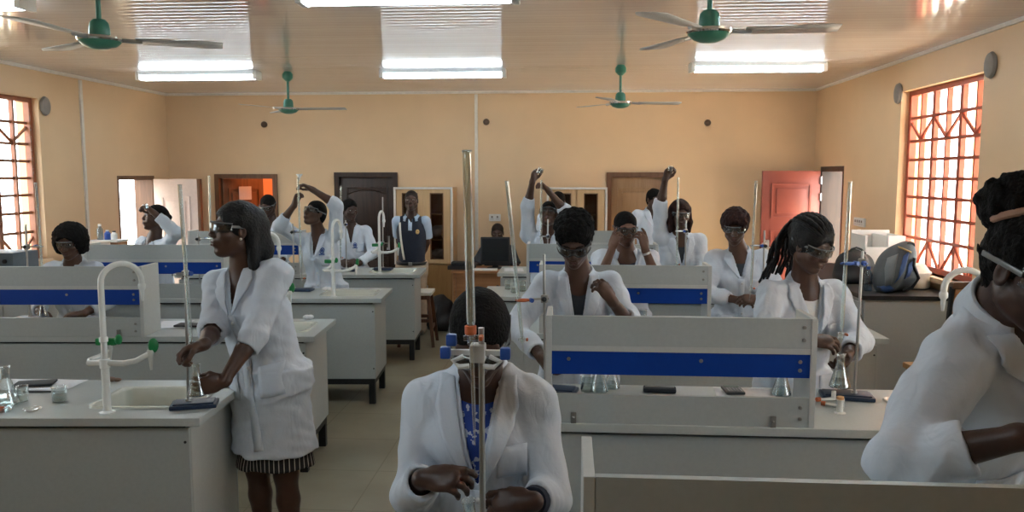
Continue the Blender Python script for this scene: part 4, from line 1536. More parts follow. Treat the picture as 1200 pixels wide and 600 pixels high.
    if hair in ('afro', 'puff', 'short', 'cap'):
        fh.ripple(0.0028, 130, seed)
        fh.ripple(0.0030, 210, seed + 7)
    elif hair != 'shaved':
        fh.ripple(0.0015, 90, seed)
    field_obj(fh, 'hair', hm, root, org)
    T = lambda x, y, z: C + M @ Vector((x, y, z)) * hs - org
    if eyes:
        for sg in (-1, 1):
            e = MB().ball(T(sg * 0.031, 0.0785, 0.0025), (0.0118 * hs, 0.0095 * hs, 0.0072 * hs), 12, M).build('eye', M_sclera, root)
            MB().ball(T(sg * 0.031, 0.0855, 0.0025), (0.0058 * hs, 0.003 * hs, 0.0060 * hs), 10, M).build('iris', M_iris, e)
            if res != 'far':
                MB().tube([T(sg * 0.014, 0.093, 0.020), T(sg * 0.030, 0.091, 0.0275), T(sg * 0.048, 0.076, 0.022)], [0.0028, 0.0032, 0.0015], 6).build('eyebrow', M_hair, root)
    if eyes or res != 'far':
        MB().tube([T(-0.022, 0.0915, -0.063), T(-0.008, 0.0995, -0.059), T(0, 0.0992, -0.060), T(0.008, 0.0995, -0.059), T(0.022, 0.0915, -0.063)], [0.001, 0.0038, 0.0034, 0.0038, 0.001], 8).tube([T(-0.020, 0.0905, -0.0672), T(0, 0.0985, -0.0715), T(0.020, 0.0905, -0.0672)], [0.001, 0.0052, 0.001], 8).build('lips', M_lips, root)
    if gog:
        kw = dict(gkw or {})
        GC, GM = C, M
        goggles(GC, GM, hs, root, org, gog == 'dark', **kw)
    for sgn in (1, -1):
        an = Vector((org.x, org.y, 0.0)) + Lv * sgn * 0.085 - F * 0.015 - org
        s_ = MB()
        Rf = Matrix((Lv, F, up)).transposed()
        s_.ball(an + F * 0.06 + up * 0.038, (0.050, 0.128, 0.038), 14, Rf).ball(an - F * 0.015 + up * 0.055, (0.045, 0.055, 0.052), 12, Rf)
        s_.build('shoe', M_shoe, root)
    # ---- the coat
    if coat:
        t = {'near': 0.016, 'mid': 0.020, 'far': 0.025}[res]
        hc = {'near': 0.0065, 'mid': 0.0085, 'far': 0.0105}[res]
        pts = [NB, shl, shr, PV]
        for a in arms:
            pts += [a[2], a[3]]
        lo = Vector([min(p[i] for p in pts) for i in range(3)]) - Vector((0.26, 0.26, 0.1))
        hi = Vector([max(p[i] for p in pts) for i in range(3)]) + Vector((0.26, 0.26, 0.12))
        lo.z = hem - 0.05
        fl, fu = Field(lo, hi, hc), Field(lo, hi, hc)
        HB = Vector((org.x, org.y, hem))
        sec = [(0, 0, .180 * g, .130 * g), (.25, 0, .168 * g, .122 * g), (.45, .006, .168 * g, .126 * g), (.66, .012 if female else .004, .170 * g, .130 * g), (.82, 0, .168 * g, .112 * g), (.93, -.004, .115, .09), (1, -.01, .078, .074)]
        low = [(0, 0, .205 * g, .160 * g), (.5, 0, .192 * g, .146 * g), (1, 0, .166 * g, .122 * g)]
        ext = [(-.15, 0, .205 * g, .160 * g)] + low[1:]
        for f, cut in ((fl, True), (fu, False)):
            f.loft(PV - U * 0.06, NB + U * 0.01, Lt, Ft, sec, 0.03)
            f.loft(HB if cut else HB - up * 0.1, PV + up * 0.02, Lv, F, low if cut else ext, 0.10)
            if female:
                for sg in (1, -1):
                    f.ell(NB - U * 0.19 + Lt * sg * 0.07 + Ft * 0.085, (0.068, 0.055, 0.065), Matrix((Lt, Ft, U)).transposed(), 0.05)
            for sgn, sh, e, w, fd, d, n, A in arms:
                f.cone(NB - U * 0.045 + Lt * sgn * 0.06, sh, 0.060, 0.066, 0.035)
                f.cone(sh, e, 0.068 * g, 0.058 * g, 0.03)
                cf = cuff[0] if sgn > 0 else cuff[1]
                ce = e + (w - e) * cf
                f.cone(e, e + (w - e) * (cf + 0.3), 0.058 * g, 0.047 * g, 0.025, 'u', [(ce, (w - e).normalized())] if cut else None)
        for f in (fl, fu):
            f.ripple(0.0040, 30, seed)
            f.ripple(0.0030, 62, seed + 500)
        fl.F = np.maximum(fl.F, -(fu.F + t))
        fl.cone(NB - U * 0.02, NB + U * 0.14 + Ft * 0.03, 0.057, 0.070, 0.0, 's')
        hv = -vdepth
        fl.wedge(NB, Lt, Ft, U, hv, vw, 0.2)
        co, P, Q = field_obj(fl, 'lab_coat', M_coat, root, org)
        bvh = BVHTree.FromPolygons([tuple(v) for v in P], [tuple(q) for q in Q])

        def drape(x, hgt, off=0.004):
            o = NB - org + Lt * x + U * hgt + Ft * 0.45
            r = bvh.ray_cast(o, -Ft)
            ex = 0.145 * math.sqrt(max(0.0, 1 - (x / 0.20) ** 2))
            if r[0] is not None and (r[0] - o).length < 0.52:
                fw = (r[0] - (NB - org)).dot(Ft)
                if fw > ex + 0.075:
                    return r[0] - Ft * (fw - ex - 0.02)
                return r[0] + Ft * off
            q = bvh.find_nearest(NB - org + Lt * x + U * hgt + Ft * 0.10)
            return q[0] + Ft * off
        if res != 'far' or crest:
            pass
        # lapels
        for sg in (1, -1):
            rows = []
            n_ = 12
            for i in range(n_ + 1):
                u = i / n_
                hh = 0.005 + (hv + 0.01 - 0.005) * u
                xi = vw * (hh - hv) + 0.004
                if u < 0.30:
                    xo = xi + 0.040 + 0.030 * (u / 0.30)
                elif u < 0.36:
                    xo = xi + 0.060
                else:
                    xo = xi + 0.060 * (1 - (u - 0.36) / 0.64) + 0.006
                pin = drape(sg * (xi + 0.006), hh, 0.007)
                pts_ = [drape(sg * (xi + 0.006 + (xo - xi) * q / 5), hh, 0.012) for q in range(6)]
                # keep the lapel from diving into the neck hole
                for q in range(1, 6):
                    if (pts_[q] - pts_[q - 1]).length > 0.05:
                        pts_[q] = pts_[q - 1] + Lt * sg * 0.012
                rows.append(pts_)
            MB().grid(rows).build('lapel', M_coat, root, solid=0.006)
        # collar
        rows = []
        for i in range(25):
            th = math.radians(-138 + 276 * i / 24)
            dr = Lt * math.sin(th) * 0.065 - Ft * math.cos(th) * 0.062
            topz = 0.034 + 0.022 * math.cos(th)
            base = NB - org
            a_ = base + dr * 1.02 + U * (topz - 0.045)
            b_ = base + dr * 0.99 + U * topz
            c_ = base + dr * 1.10 + U * (topz + 0.004)
            d_ = base + dr * 1.34 + U * (topz - 0.028)
            e_ = base + dr * 1.62 + U * (topz - 0.066)
            rows.append([a_, b_, c_, d_, e_])
        MB().grid(rows).build('collar', M_coat, root, solid=0.004, subd=1)
        # front edge, buttons, pockets
        if res != 'far':
            hb = (HB - NB).dot(U) + 0.05
            rows = [[drape(x, hv - 0.0 + (hb - hv) * i / 24, 0.004) for x in (-0.022, 0.0, 0.022)] for i in range(25)]
            MB().grid(rows).build('front_placket', M_coat, root, solid=0.003)
            for i in range(3):
                q = drape(0.004, hv - 0.03 - i * 0.11, 0.007)
                MB().ball(q, (0.009, 0.009, 0.009), 10).build('button', M_button, root)
        for x0, x1, h0, h1 in (((0.06, 0.145, -0.27, -0.17),) if pockets else ()) + (((0.06, 0.16, -0.58, -0.44), (-0.16, -0.06, -0.58, -0.44)) if res != 'far' else ()):
            rows = [[drape(x0 + (x1 - x0) * q / 5, h0 + (h1 - h0) * i / 5, 0.005) for q in range(6)] for i in range(6)]
            MB().grid(rows).build('pocket', M_coat, root, solid=0.003)
        if crest:
            cx, ch = crest
            rows = []
            for r_ in (0.0, 0.4, 0.7, 1.0):
                rows.append([drape(cx + 0.021 * r_ * math.cos(2 * math.pi * q / 16), ch + 0.026 * r_ * math.sin(2 * math.pi * q / 16), 0.012) for q in range(17)])
            ring = MB().grid(rows[2:]).build('crest', M_logo, root, solid=0.002)
            MB().grid([[drape(cx + 0.011 * r_ * math.cos(2 * math.pi * q / 12), ch + 0.013 * r_ * math.sin(2 * math.pi * q / 12), 0.013) for q in range(13)] for r_ in (0.05, 1.0)]).build('crest_centre', M_logo, ring, solid=0.002)
            MB().grid([[drape(cx + x, ch - 0.034 + z - 0.1 * abs(x), 0.013) for x in (-0.026, -0.013, 0, 0.013, 0.026)] for z in (0, 0.008)]).build('crest_scroll', M_logo, ring, solid=0.002)
        if inner is not None:
            fi = Field(NB - Vector((0.26, 0.26, 0.55)), NB + Vector((0.26, 0.26, 0.1)), 0.009)
            isec = [(s[0], s[1], s[2] - 0.020, s[3] - 0.020) for s in sec]
            fi.loft(PV, NB, Lt, Ft, isec, 0.03)
            if female:
                for sg in (1, -1):
                    fi.ell(NB - U * 0.19 + Lt * sg * 0.07 + Ft * 0.075, (0.058, 0.045, 0.055), Matrix((Lt, Ft, U)).transposed(), 0.05)
            m_in, scoop = inner
            fi.ell(NB + U * 0.0 + Ft * 0.08, (0.075, 0.10, scoop), Matrix((Lt, Ft, U)).transposed(), 0.01, 's')
            field_obj(fi, 'blouse', m_in, root, org)
    info = dict(root=root, org=org, C=C, M=M, NB=NB, PV=PV, U=U, Lt=Lt, Ft=Ft, F=F, Lv=Lv, arms=arms, hs=hs, T=T, hf=hf)
    return info
V3 = Vector
UPV = V3((0, 0, 1))

# woman titrating in the aisle, head bowed, at the near bench
PA = person('woman in white coat and blue print dress bowing over the clamped burette, centre foreground', at(562, 394, 2.14), (2, -33, 0), 0, hs=1.06, neck=at(563, 446, 2.30), lean=(0, 0.05), hair='crop', hairm=M_hair, sk=0, res='near',
            R=dict(w=at(497, 561, 2.04), e=V3((-0.28, 0.5, -0.9)), d=V3((0.90, -0.25, 0.14)), n=V3((0.30, 0.55, -0.75)), curl=0.55, index=0.38, thumb=0.9),
            L=dict(w=at(622, 588, 2.02), e=V3((0.28, 0.5, -0.9)), d=V3((-0.97, -0.12, -0.05)), n=V3((-0.1, 0.75, -0.6)), curl=0.55, index=0.5, thumb=0.8),
            hem=0.60, vdepth=0.31, vw=0.19, inner=(M_print, 0.05), gog='clear', cuff=(0.80, 0.86), sw=0.156, shrug=(-0.035, -0.035), seed=11, eyes=False, girth=1.04)

# standing woman at the left bench
PB = person('standing woman in white coat and striped skirt looking left, beside the near left bench', at(277, 269, 3.50), (-52, 6, 0), -20, hs=1.05, neck=at(287, 321, 3.56), lean=(0.10, 0.03), hair='long', hairm=M_hairs, sk=1, res='near',
            R=dict(w=at(238, 404, 3.18), e=V3((-0.1, 0.35, -0.9)), d=V3((-0.75, -0.55, -0.30)), n=V3((0.55, -0.35, -0.75)), curl=0.75, index=0.45, thumb=0.9),
            L=dict(w=at(262, 447, 3.22), e=V3((0.6, 0.3, -0.6)), d=V3((-0.90, -0.30, -0.18)), n=V3((-0.20, -0.30, -0.90)) * 0.2 + V3((-0.35, 0.9, 0.1)), curl=0.40, thumb=0.5, spread=1.6),
            hem=0.575, vdepth=0.19, vw=0.22, gog='clear', cuff=(0.30, 0.06), sw=0.176, pockets=False, seed=5, girth=1.05)

# student with an afro, left edge
PC = person('student with a rounded afro and clear goggles seated behind the left edge shelf', at(82, 284, 5.60), (8, -10, 0), 0, neck=at(86, 313, 5.70), lean=(0, 0.08), hair='afro', sk=1, res='mid',
            R=dict(w=at(46, 366, 5.36), e=V3((-0.6, 0.5, -0.4)), d=V3((0.75, -0.5, -0.1)), n=V3((0, 0.2, -1)), curl=0.5),
            L=dict(w=at(97, 368, 5.36), e=V3((0.6, 0.5, -0.4)), d=V3((-0.75, -0.5, 0.0)), n=V3((-0.1, 0.2, -1)), curl=0.5), hem=0.50, gog='clear', seed=21, cuff=(0.72, 0.72))

PD = person('student by the bright left doorway with one sleeve raised before her face', at(182, 255, 7.02), (-48, 12, 0), -30, neck=at(180, 286, 7.08), lean=(0.0, 0.08), hair='pulled', sk=1, res='far',
            L=dict(w=at(181, 250, 6.78), e=V3((0.9, -0.3, 0.05)), d=V3((-0.72, -0.1, 0.65)), n=V3((-0.4, -0.5, -0.5)), curl=0.6),
            R=dict(w=at(146, 306, 6.75), e=V3((-0.3, 0.5, -0.5)), d=V3((-0.5, -0.6, 0.3)), n=V3((0.6, 0, -0.6)), curl=0.6), seed=31, cuff=(0.85, 0.9), shrug=(0.02, 0))

PE = person('student with goggles bowed before the open orange doorway', at(314, 241, 8.72), (-4, -22, 0), 0, neck=at(318, 263, 8.80), hair='crop', sk=0, res='far', female=False,
            R=dict(w=at(302, 306, 8.5), e=V3((-0.6, 0.4, -0.5)), curl=0.5), L=dict(w=at(331, 305, 8.45), e=V3((0.6, 0.4, -0.5)), curl=0.5), gog='clear', seed=41)

PF = person('student with blue crest on coat raising both hands to the top of a burette', at(369, 250, 7.02), (-32, 22, 0), -12, neck=at(374, 279, 7.08), lean=(0.05, 0.02), hair='crop', sk=1, res='mid', hem=0.66,
            L=dict(w=at(366, 222, 6.88), e=V3((0.9, -0.1, 0.3)), d=V3((-0.85, -0.1, 0.45)), n=V3((-0.3, -0.2, -0.9)), curl=0.5),
            R=dict(w=at(345, 240, 6.88), e=V3((-0.85, -0.1, -0.5)), d=V3((0.2, 0.0, 0.95)), n=V3((0.9, 0.1, -0.1)), curl=0.75), shrug=(0.06, 0.02), crest=(0.085, -0.13), gog='clear', seed=51, cuff=(0.30, 0.45))

PG = person('young man with blue crest on coat standing before the black door, looking right', at(410, 246, 8.62), (42, -3, 0), 15, neck=at(411, 269, 8.68), hair='crop', sk=0, res='far', female=False,
            R=dict(w=at(400, 308, 8.42), e=V3((-0.6, 0.4, -0.5)), curl=0.6), L=dict(w=at(421, 309, 8.40), e=V3((0.8, 0.3, -0.4)), d=V3((-0.6, -0.6, 0.1)), curl=0.5), crest=(0.045, -0.19), seed=61)

PH = person('student tilting back her head and holding a small beaker above a burette', at(643, 251, 7.08), (-6, 24, 0), 0, neck=at(641, 279, 7.16), lean=(0, 0.05), hair='crop', sk=1, res='mid',
            R=dict(w=at(624, 212, 6.98), e=V3((-0.75, -0.1, -0.1)), d=V3((0.25, 0.0, 0.97)), n=V3((0.8, -0.5, -0.1)), curl=0.6, thumb=0.7),
            L=dict(w=at(643, 224, 6.92), e=V3((0.9, -0.1, -0.2)), d=V3((-0.65, 0.0, 0.75)), n=V3((-0.6, 0.0, -0.6)), curl=0.7), shrug=(0.04, 0.05), gog='clear', seed=71, cuff=(0.25, 0.35))

PI = person('student mostly hidden behind the raised arm of the one holding a small beaker', at(654, 237, 8.95), (-10, -5, 0), 0, hair='crop', sk=1, res='far', female=False, seed=72)

PJ = person('woman with thick short hair and dark goggles behind the centre shelf, hand at her lapel', at(673, 281, 3.93), (-4, -32, 0), 0, hs=1.06, neck=at(678, 328, 4.05), lean=(0.0, 0.06), hair='short', sk=1, res='near',
            R=dict(w=at(631, 414, 3.74), e=V3((-0.85, 0.2, -0.3)), d=V3((0.45, -0.4, -0.8)), n=V3((0.8, 0.2, 0.4)), curl=0.4),
            L=dict(w=at(717, 352, 3.76), e=V3((0.6, 0.1, -0.9)), d=V3((-0.55, 0.05, 0.83)), n=V3((-0.5, 0.7, -0.4)), curl=0.6, thumb=0.8), inner=(M_darkcloth, 0.09), vdepth=0.30, vw=0.17, gog='dark', gkw=dict(lower=-0.006), seed=81, cuff=(0.45, 0.93), sw=0.158)

PK = person('student lifting dark goggles to the eyes behind the second right shelf', at(733, 268, 5.62), (12, -8, 0), 5, neck=at(733, 300, 5.70), lean=(0, 0.06), hair='crop', sk=2, res='mid', female=False,
            R=dict(w=at(717, 292, 5.46), e=V3((-0.35, 0.0, -0.9)), d=V3((0.28, -0.02, 0.95)), n=V3((0.6, 0.7, 0)), curl=0.55, index=0.25),
            L=dict(w=at(756, 292, 5.46), e=V3((0.35, 0.0, -0.9)), d=V3((-0.18, -0.02, 0.97)), n=V3((-0.6, 0.7, 0)), curl=0.55, index=0.25), inner=(M_navy, 0.03), vdepth=0.2, vw=0.42, gog='dark', gkw=dict(lower=-0.004), seed=91, cuff=(0.30, 0.30))

PL = person('long-haired student with clear goggles raising one arm high', at(797, 251, 6.95), (8, -6, 0), 4, neck=at(797, 280, 7.02), lean=(0, 0.17), hair='bob', hairm=M_hairr, sk=1, res='mid',
            R=dict(w=at(780, 207, 6.86), e=V3((-0.8, -0.15, 0.05)), d=V3((0.35, 0, 0.93)), n=V3((0.5, -0.8, 0)), curl=0.75, thumb=0.8), L=dict(w=at(806, 338, 6.8), e=V3((0.8, 0.3, -0.3)), curl=0.5), inner=(M_darkcloth, 0.06), vdepth=0.22, vw=0.24, shrug=(0, 0.05), gog='clear', seed=101, cuff=(0.9, 0.22))

PM = person('student half hidden behind the long-haired student\'s raised sleeve, by the tan door', at(767, 234, 8.70), (25, -4, 0), 10, hair='crop', sk=0, res='far', female=False, seed=111)

PN = person('student with reddish swept hair and goggles standing before the red door', at(861, 266, 5.72), (-12, -12, 0), -6, neck=at(866, 300, 5.80), lean=(0.02, 0.03), hair='cap', hairm=M_hairr, sk=1, res='mid',
            R=dict(w=at(866, 352, 5.52), e=V3((-0.85, 0.3, -0.3)), d=V3((0.85, -0.4, 0.1)), n=V3((0.1, 0.6, -0.6)), curl=0.6),
            L=dict(w=at(885, 350, 5.50), e=V3((0.85, 0.3, -0.3)), d=V3((-0.8, -0.4, 0.0)), n=V3((-0.2, 0.6, -0.6)), curl=0.6), inner=(M_darkcloth, 0.05), vdepth=0.17, vw=0.30, gog='clear', seed=121, cuff=(0.75, 0.75))

PO = person('woman with thick braids and clear goggles titrating at the right of the centre shelf', at(951, 288, 3.93), (34, -22, 0), 14, neck=at(942, 338, 4.02), lean=(-0.02, 0.06), hair='braids', hairm=M_hairs, sk=1, res='near',
            R=dict(w=at(949, 399, 3.60), e=V3((-0.8, 0.35, -0.4)), d=V3((0.93, -0.25, 0.0)), n=V3((0.1, 0.55, -0.8)), curl=0.45, index=0.4, thumb=0.9),
            L=dict(w=at(995, 412, 3.66), e=V3((0.7, 0.4, -0.5)), d=V3((-0.45, -0.60, -0.66)), n=V3((-0.75, 0.1, 0.5)), curl=0.55, thumb=0.8), inner=(M_shirtw, 0.06), vdepth=0.22, vw=0.26, gog='clear', seed=131, cuff=(0.92, 0.8), sw=0.166)

PP = person('woman with a large hair puff leaning over the bench at the right edge', at(1212, 317, 1.77), (20, -20, 0), 26, hs=1.05, neck=at(1176, 374, 1.88), hair='puff', sk=0, res='near', pelvis=(1.16, 2.27, 1.0),
            R=dict(w=at(1199, 512, 1.60), e=V3((-0.75, -0.1, -0.6)), d=V3((0.95, -0.1, -0.1)), n=V3((0, 0.3, -0.9)), curl=0.5),
            L=dict(w=V3((1.30, 1.62, 1.22)), e=V3((0.8, 0.3, -0.3)), d=V3((0.3, -0.9, 0)), n=V3((-0.8, 0, -0.5)), curl=0.5), vdepth=0.2, vw=0.26, gog='clear', seed=141, cuff=(0.7, 0.60), sw=0.17, girth=1.12)

# hair bands, braids and jewellery
T = PP['T']
MB().tube([T(0.060 * math.sin(a), -0.068 + 0.050 * math.cos(a), 0.092 + 0.038 * math.cos(a)) for a in [2 * math.pi * k / 24 for k in range(25)]], 0.009, 8, cap=False).build('hair_band', mat('tan_hair_band', (0.38, 0.22, 0.15), 0.7), PP['root'])
T = PO['T']
rr = random.Random(8)
for k in range(16):
    x0 = -0.055 + 0.11 * (k % 8) / 7
    y0 = -0.115 - 0.012 * (k // 8)
    side = -0.03 if k < 11 else 0.03
    pts, rs = [], []
    n_ = 26
    for i in range(n_):
        u = i / (n_ - 1)
        pts.append(T(x0 + side * u * 2.0 + 0.012 * math.sin(3 * u + k), y0 - 0.035 * math.sin(math.pi * min(1, u * 1.4)) + 0.01 * u, 0.085 - 0.05 * (k // 8) - (0.26 + 0.05 * rr.random()) * u))
        rs.append(0.0095 * (1 + 0.22 * math.sin(i * 2.4)) * (1 - 0.35 * u))
    MB().tube(pts, rs, 8).build('braid', M_hairs, PO['root'])
# crown braids of the same woman
for k in range(7):
    a = math.radians(-54 + 18 * k)
    pts = [T(0.094 * math.sin(a) * math.cos(b) * 1.0, -0.03 + 0.108 * math.sin(b), 0.045 + 0.102 * math.cos(a) * math.cos(b)) for b in [math.radians(55 - 125 * q / 16) for q in range(17)]]
    MB().tube(pts, [0.010 * (1 + 0.2 * math.sin(q * 2.3)) for q in range(17)], 7).build('braid', M_hairs, PO['root'])
T = PB['T']
MB().ball(T(0.080, 0.0, -0.036), 0.006, 10).build('earring', mat('pearl', (0.7, 0.66, 0.6), 0.2), PB['root'])

# wrist watch of the student lifting the goggles
for sgn, sh, e, w, fd, d, n, A in PK['arms']:
    if sgn > 0:
        q = (w - e).normalized()
        c = w - q * 0.03 - PK['org']
        MB().tube([c - q * 0.007, c + q * 0.007], [0.031, 0.030], 18).build('wrist_watch', M_steel, PK['root'])

# striped skirt of the standing woman
fs = Field(V3((PB['org'].x - 0.3, PB['org'].y - 0.3, 0.40)), V3((PB['org'].x + 0.3, PB['org'].y + 0.3, 1.05)), 0.009)
fs.loft(V3((PB['org'].x, PB['org'].y, 0.50)), V3((PB['org'].x, PB['org'].y, 0.98)), PB['Lv'], PB['F'], [(0, 0, .198, .152), (.6, 0, .170, .125), (1, 0, .14, .11)], 0.0)
fs.ripple(0.004, 30, 3)
field_obj(fs, 'skirt', M_stripe, PB['root'], PB['org'])
# navy cuff of the bowing woman's left sleeve
for sgn, sh, e, w, fd, d, n, A in PA['arms']:
    if sgn > 0:
        q = (w - e).normalized()
        MB().tube([e + (w - e) * 0.80 - PA['org'], e + (w - e) * 0.93 - PA['org']], [0.043, 0.038], 18).build('inner_cuff', M_navy, PA['root'])


# ------------------------------------------------------------------ the man in the polo shirt and the man at the computer
def trousers_and_shirt(info, shirt_m, trouser_m, sleeve_m, sleeve=0.72, shirt_hem=-0.03, seated=False):
    NB, PV, U, Lt, Ft, F, Lv, org = (info[k] for k in ('NB', 'PV', 'U', 'Lt', 'Ft', 'F', 'Lv', 'org'))
    f = Field(PV - V3((0.32, 0.32, 0.2)), NB + V3((0.32, 0.32, 0.12)), 0.0095)
    sec = [(0, 0, .158, .120), (.3, .01, .160, .128), (.66, .006, .172, .126), (.82, 0, .165, .110), (.93, -.004, .12, .09), (1, -.01, .074, .07)]
    f.loft(PV + U * shirt_hem, NB + U * 0.012, Lt, Ft, sec, 0.03)
    for sgn, sh, e, w, fd, d, n, A in info['arms']:
        f.cone(NB - U * 0.045 + Lt * sgn * 0.06, sh - Lt * sgn * 0.03, 0.058, 0.056, 0.035)
    f.ripple(0.004, 28, 6)
    f.wedge(NB, Lt, Ft, U, -0.07, 0.35, 0.2)
    f.cone(NB - U * 0.02, NB + U * 0.14 + Ft * 0.03, 0.06, 0.075, 0.0, 's')
    so, P, Q = field_obj(f, 'shirt', shirt_m, info['root'], org)
    for sgn, sh, e, w, fd, d, n, A in info['arms']:
        g = Field(Vector([min(sh[i], e[i]) for i in range(3)]) - V3((0.1, 0.1, 0.1)), Vector([max(sh[i], e[i]) for i in range(3)]) + V3((0.1, 0.1, 0.1)), 0.0095)
        c = sh + (e - sh) * sleeve
        g.cone(sh - Lt * sgn * 0.010 + U * 0.0, e, 0.068, 0.068, 0.0, 'u', [(c, (e - sh).normalized())])
        g.ripple(0.003, 30, 7)
        field_obj(g, 'sleeve', sleeve_m, info['root'], org)
    t = Field(V3((org.x - 0.3, org.y - 0.3, 0.0)), V3((org.x + 0.3, org.y + 0.3, PV.z + 0.12)), 0.0105)
    t.loft(PV - UPV * 0.17, PV - UPV * 0.02, Lv, F, [(0, 0, .178, .135), (1, 0, .168, .125)], 0.03)
    for sgn in (1, -1):
        t.cone(PV - UPV * 0.1 + Lv * sgn * 0.085, V3((org.x, org.y, 0.06)) + Lv * sgn * 0.088, 0.10, 0.075, 0.04)
    t.ripple(0.004, 25, 9)
    field_obj(t, 'trousers', trouser_m, info['root'], org)
    return so, P, Q


M_khaki = mat('khaki_cloth', (0.44, 0.34, 0.25), 0.8, var=0.06)
M_lightblue = mat('light_blue_cloth', (0.42, 0.53, 0.68), 0.8, var=0.04)
M_polo = mat('navy_polo_cloth', (0.014, 0.018, 0.034), 0.8, var=0.1)
M_belt = mat('black_belt', (0.012, 0.011, 0.010), 0.35)
NBq = at(482, 257, 9.12)
PQ = person('man in navy and light blue polo shirt standing with hands behind his back', at(482, 235, 9.05), (6, 6, 0), 4, neck=NBq, hair='shaved', sk=0, res='far', female=False, coat=False, sw=0.172,
            L=dict(w=NBq + V3((0.06, 0.20, -0.50)), e=V3((1, 0.3, 0)), d=V3((-0.9, 0.1, -0.3)), n=V3((0, -1, 0)), curl=0.3),
            R=dict(w=NBq + V3((-0.06, 0.22, -0.47)), e=V3((-1, 0.3, 0)), d=V3((0.9, 0.1, -0.3)), n=V3((0, -1, 0)), curl=0.3), seed=151, group='men in everyday clothes')
so, P_, Q_ = trousers_and_shirt(PQ, M_polo, M_khaki, M_lightblue)
bv = BVHTree.FromPolygons([tuple(v) for v in P_], [tuple(q) for q in Q_])
NBv, Lt, Ft, U, org, PVq = (PQ[k] for k in ('NB', 'Lt', 'Ft', 'U', 'org', 'PV'))


def on_shirt(x, h, off=0.006):
    o = NBv - org + Lt * x + U * h + Ft * 0.5
    r = bv.ray_cast(o, -Ft)
    return (r[0] if r[0] is not None else bv.find_nearest(o - Ft * 0.38)[0]) + Ft * off


MB().grid([[on_shirt(x0 + dx, h) for dx in (0, 0.012, 0.024)] for h, x0 in [(-0.06 - 0.43 * k / 10, -0.135 + 0.05 * (k / 10) ** 1.5) for k in range(11)]]).build('shirt_stripe', M_trimw, so, solid=0.003)
MB().grid([[on_shirt(x, h) for x in (-0.022, 0, 0.022)] for h in (-0.02, -0.06, -0.10, -0.15)]).build('button_placket', M_lightblue, so, solid=0.003)
MB().grid([[on_shirt(0.085 + 0.022 * r_ * math.cos(a), -0.165 + 0.028 * r_ * math.sin(a), 0.012) for a in [math.pi * 2 * k / 12 for k in range(13)]] for r_ in (0.05, 1)]).build('gold_badge', mat('gold_badge_cloth', (0.62, 0.42, 0.16), 0.5), so, solid=0.003)
rows = []
for i in range(21):
    th = math.radians(-150 + 300 * i / 20)
    dr = Lt * math.sin(th) * 0.072 - Ft * math.cos(th) * 0.068
    tz = 0.03 + 0.02 * math.cos(th)
    rows.append([NBv - org + dr + U * (tz - 0.03), NBv - org + dr + U * tz, NBv - org + dr * 1.35 + U * (tz - 0.02), NBv - org + dr * 1.6 + U * (tz - 0.06)])
MB().grid(rows).build('collar', M_lightblue, so, solid=0.004)
be = [PVq - org + UPV * -0.035 + PQ['Lv'] * 0.180 * math.sin(a) + PQ['F'] * 0.139 * math.cos(a) for a in [math.pi * 2 * k / 32 for k in range(33)]]
b = MB().grid([[p - UPV * 0.018 for p in be], [p + UPV * 0.018 for p in be]]).build('belt', M_belt, PQ['root'], solid=0.006)
MB().box((-0.022, -0.006, -0.02), (0.022, 0.006, 0.02), 0.003, None, PVq - org - UPV * 0.035 + PQ['F'] * 0.145).build('buckle', M_steel, b)

NBs = at(583, 290, 9.86)
PR = person('man seated behind the black computer monitor, only his head showing', at(583, 273, 9.84), (0, -8, 0), 0, neck=NBs, hair='shaved', sk=0, res='far', female=False, coat=False, seed=161, group='men in everyday clothes', pelvis=(NBs.x, NBs.y + 0.05, NBs.z - 0.5),
            L=dict(w=NBs + V3((0.16, -0.33, -0.34)), e=V3((0.7, 0.3, -0.6))), R=dict(w=NBs + V3((-0.22, -0.33, -0.34)), e=V3((-0.7, 0.3, -0.6))))
trousers_and_shirt(PR, M_darkcloth, M_navy, M_darkcloth)
# ------------------------------------------------------------------ glassware, stands and papers on the benches
M_glass = glass('lab_glass', (0.93, 0.96, 0.96), 0.95, 0.03, 0.10, 1.6)
M_tubeglass = glass('burette_glass', (0.90, 0.93, 0.92), 1.0, 0.05, 0.16, 1.2)
M_rod = mat('stand_rod_steel', (0.42, 0.42, 0.41), 0.28, 0.9, var=0.05)
M_base = mat('blue_black_enamel', (0.018, 0.035, 0.075), 0.35, var=0.1)
M_orange = mat('orange_rubber', (0.52, 0.12, 0.035), 0.5, var=0.1)
M_clampblue = mat('blue_knob', (0.02, 0.08, 0.35), 0.4)
M_paper = mat('white_paper', (0.78, 0.78, 0.80), 0.8, var=0.03, bump=0.1, bscale=10)
M_ink = mat('grey_print', (0.35, 0.36, 0.40), 0.8)


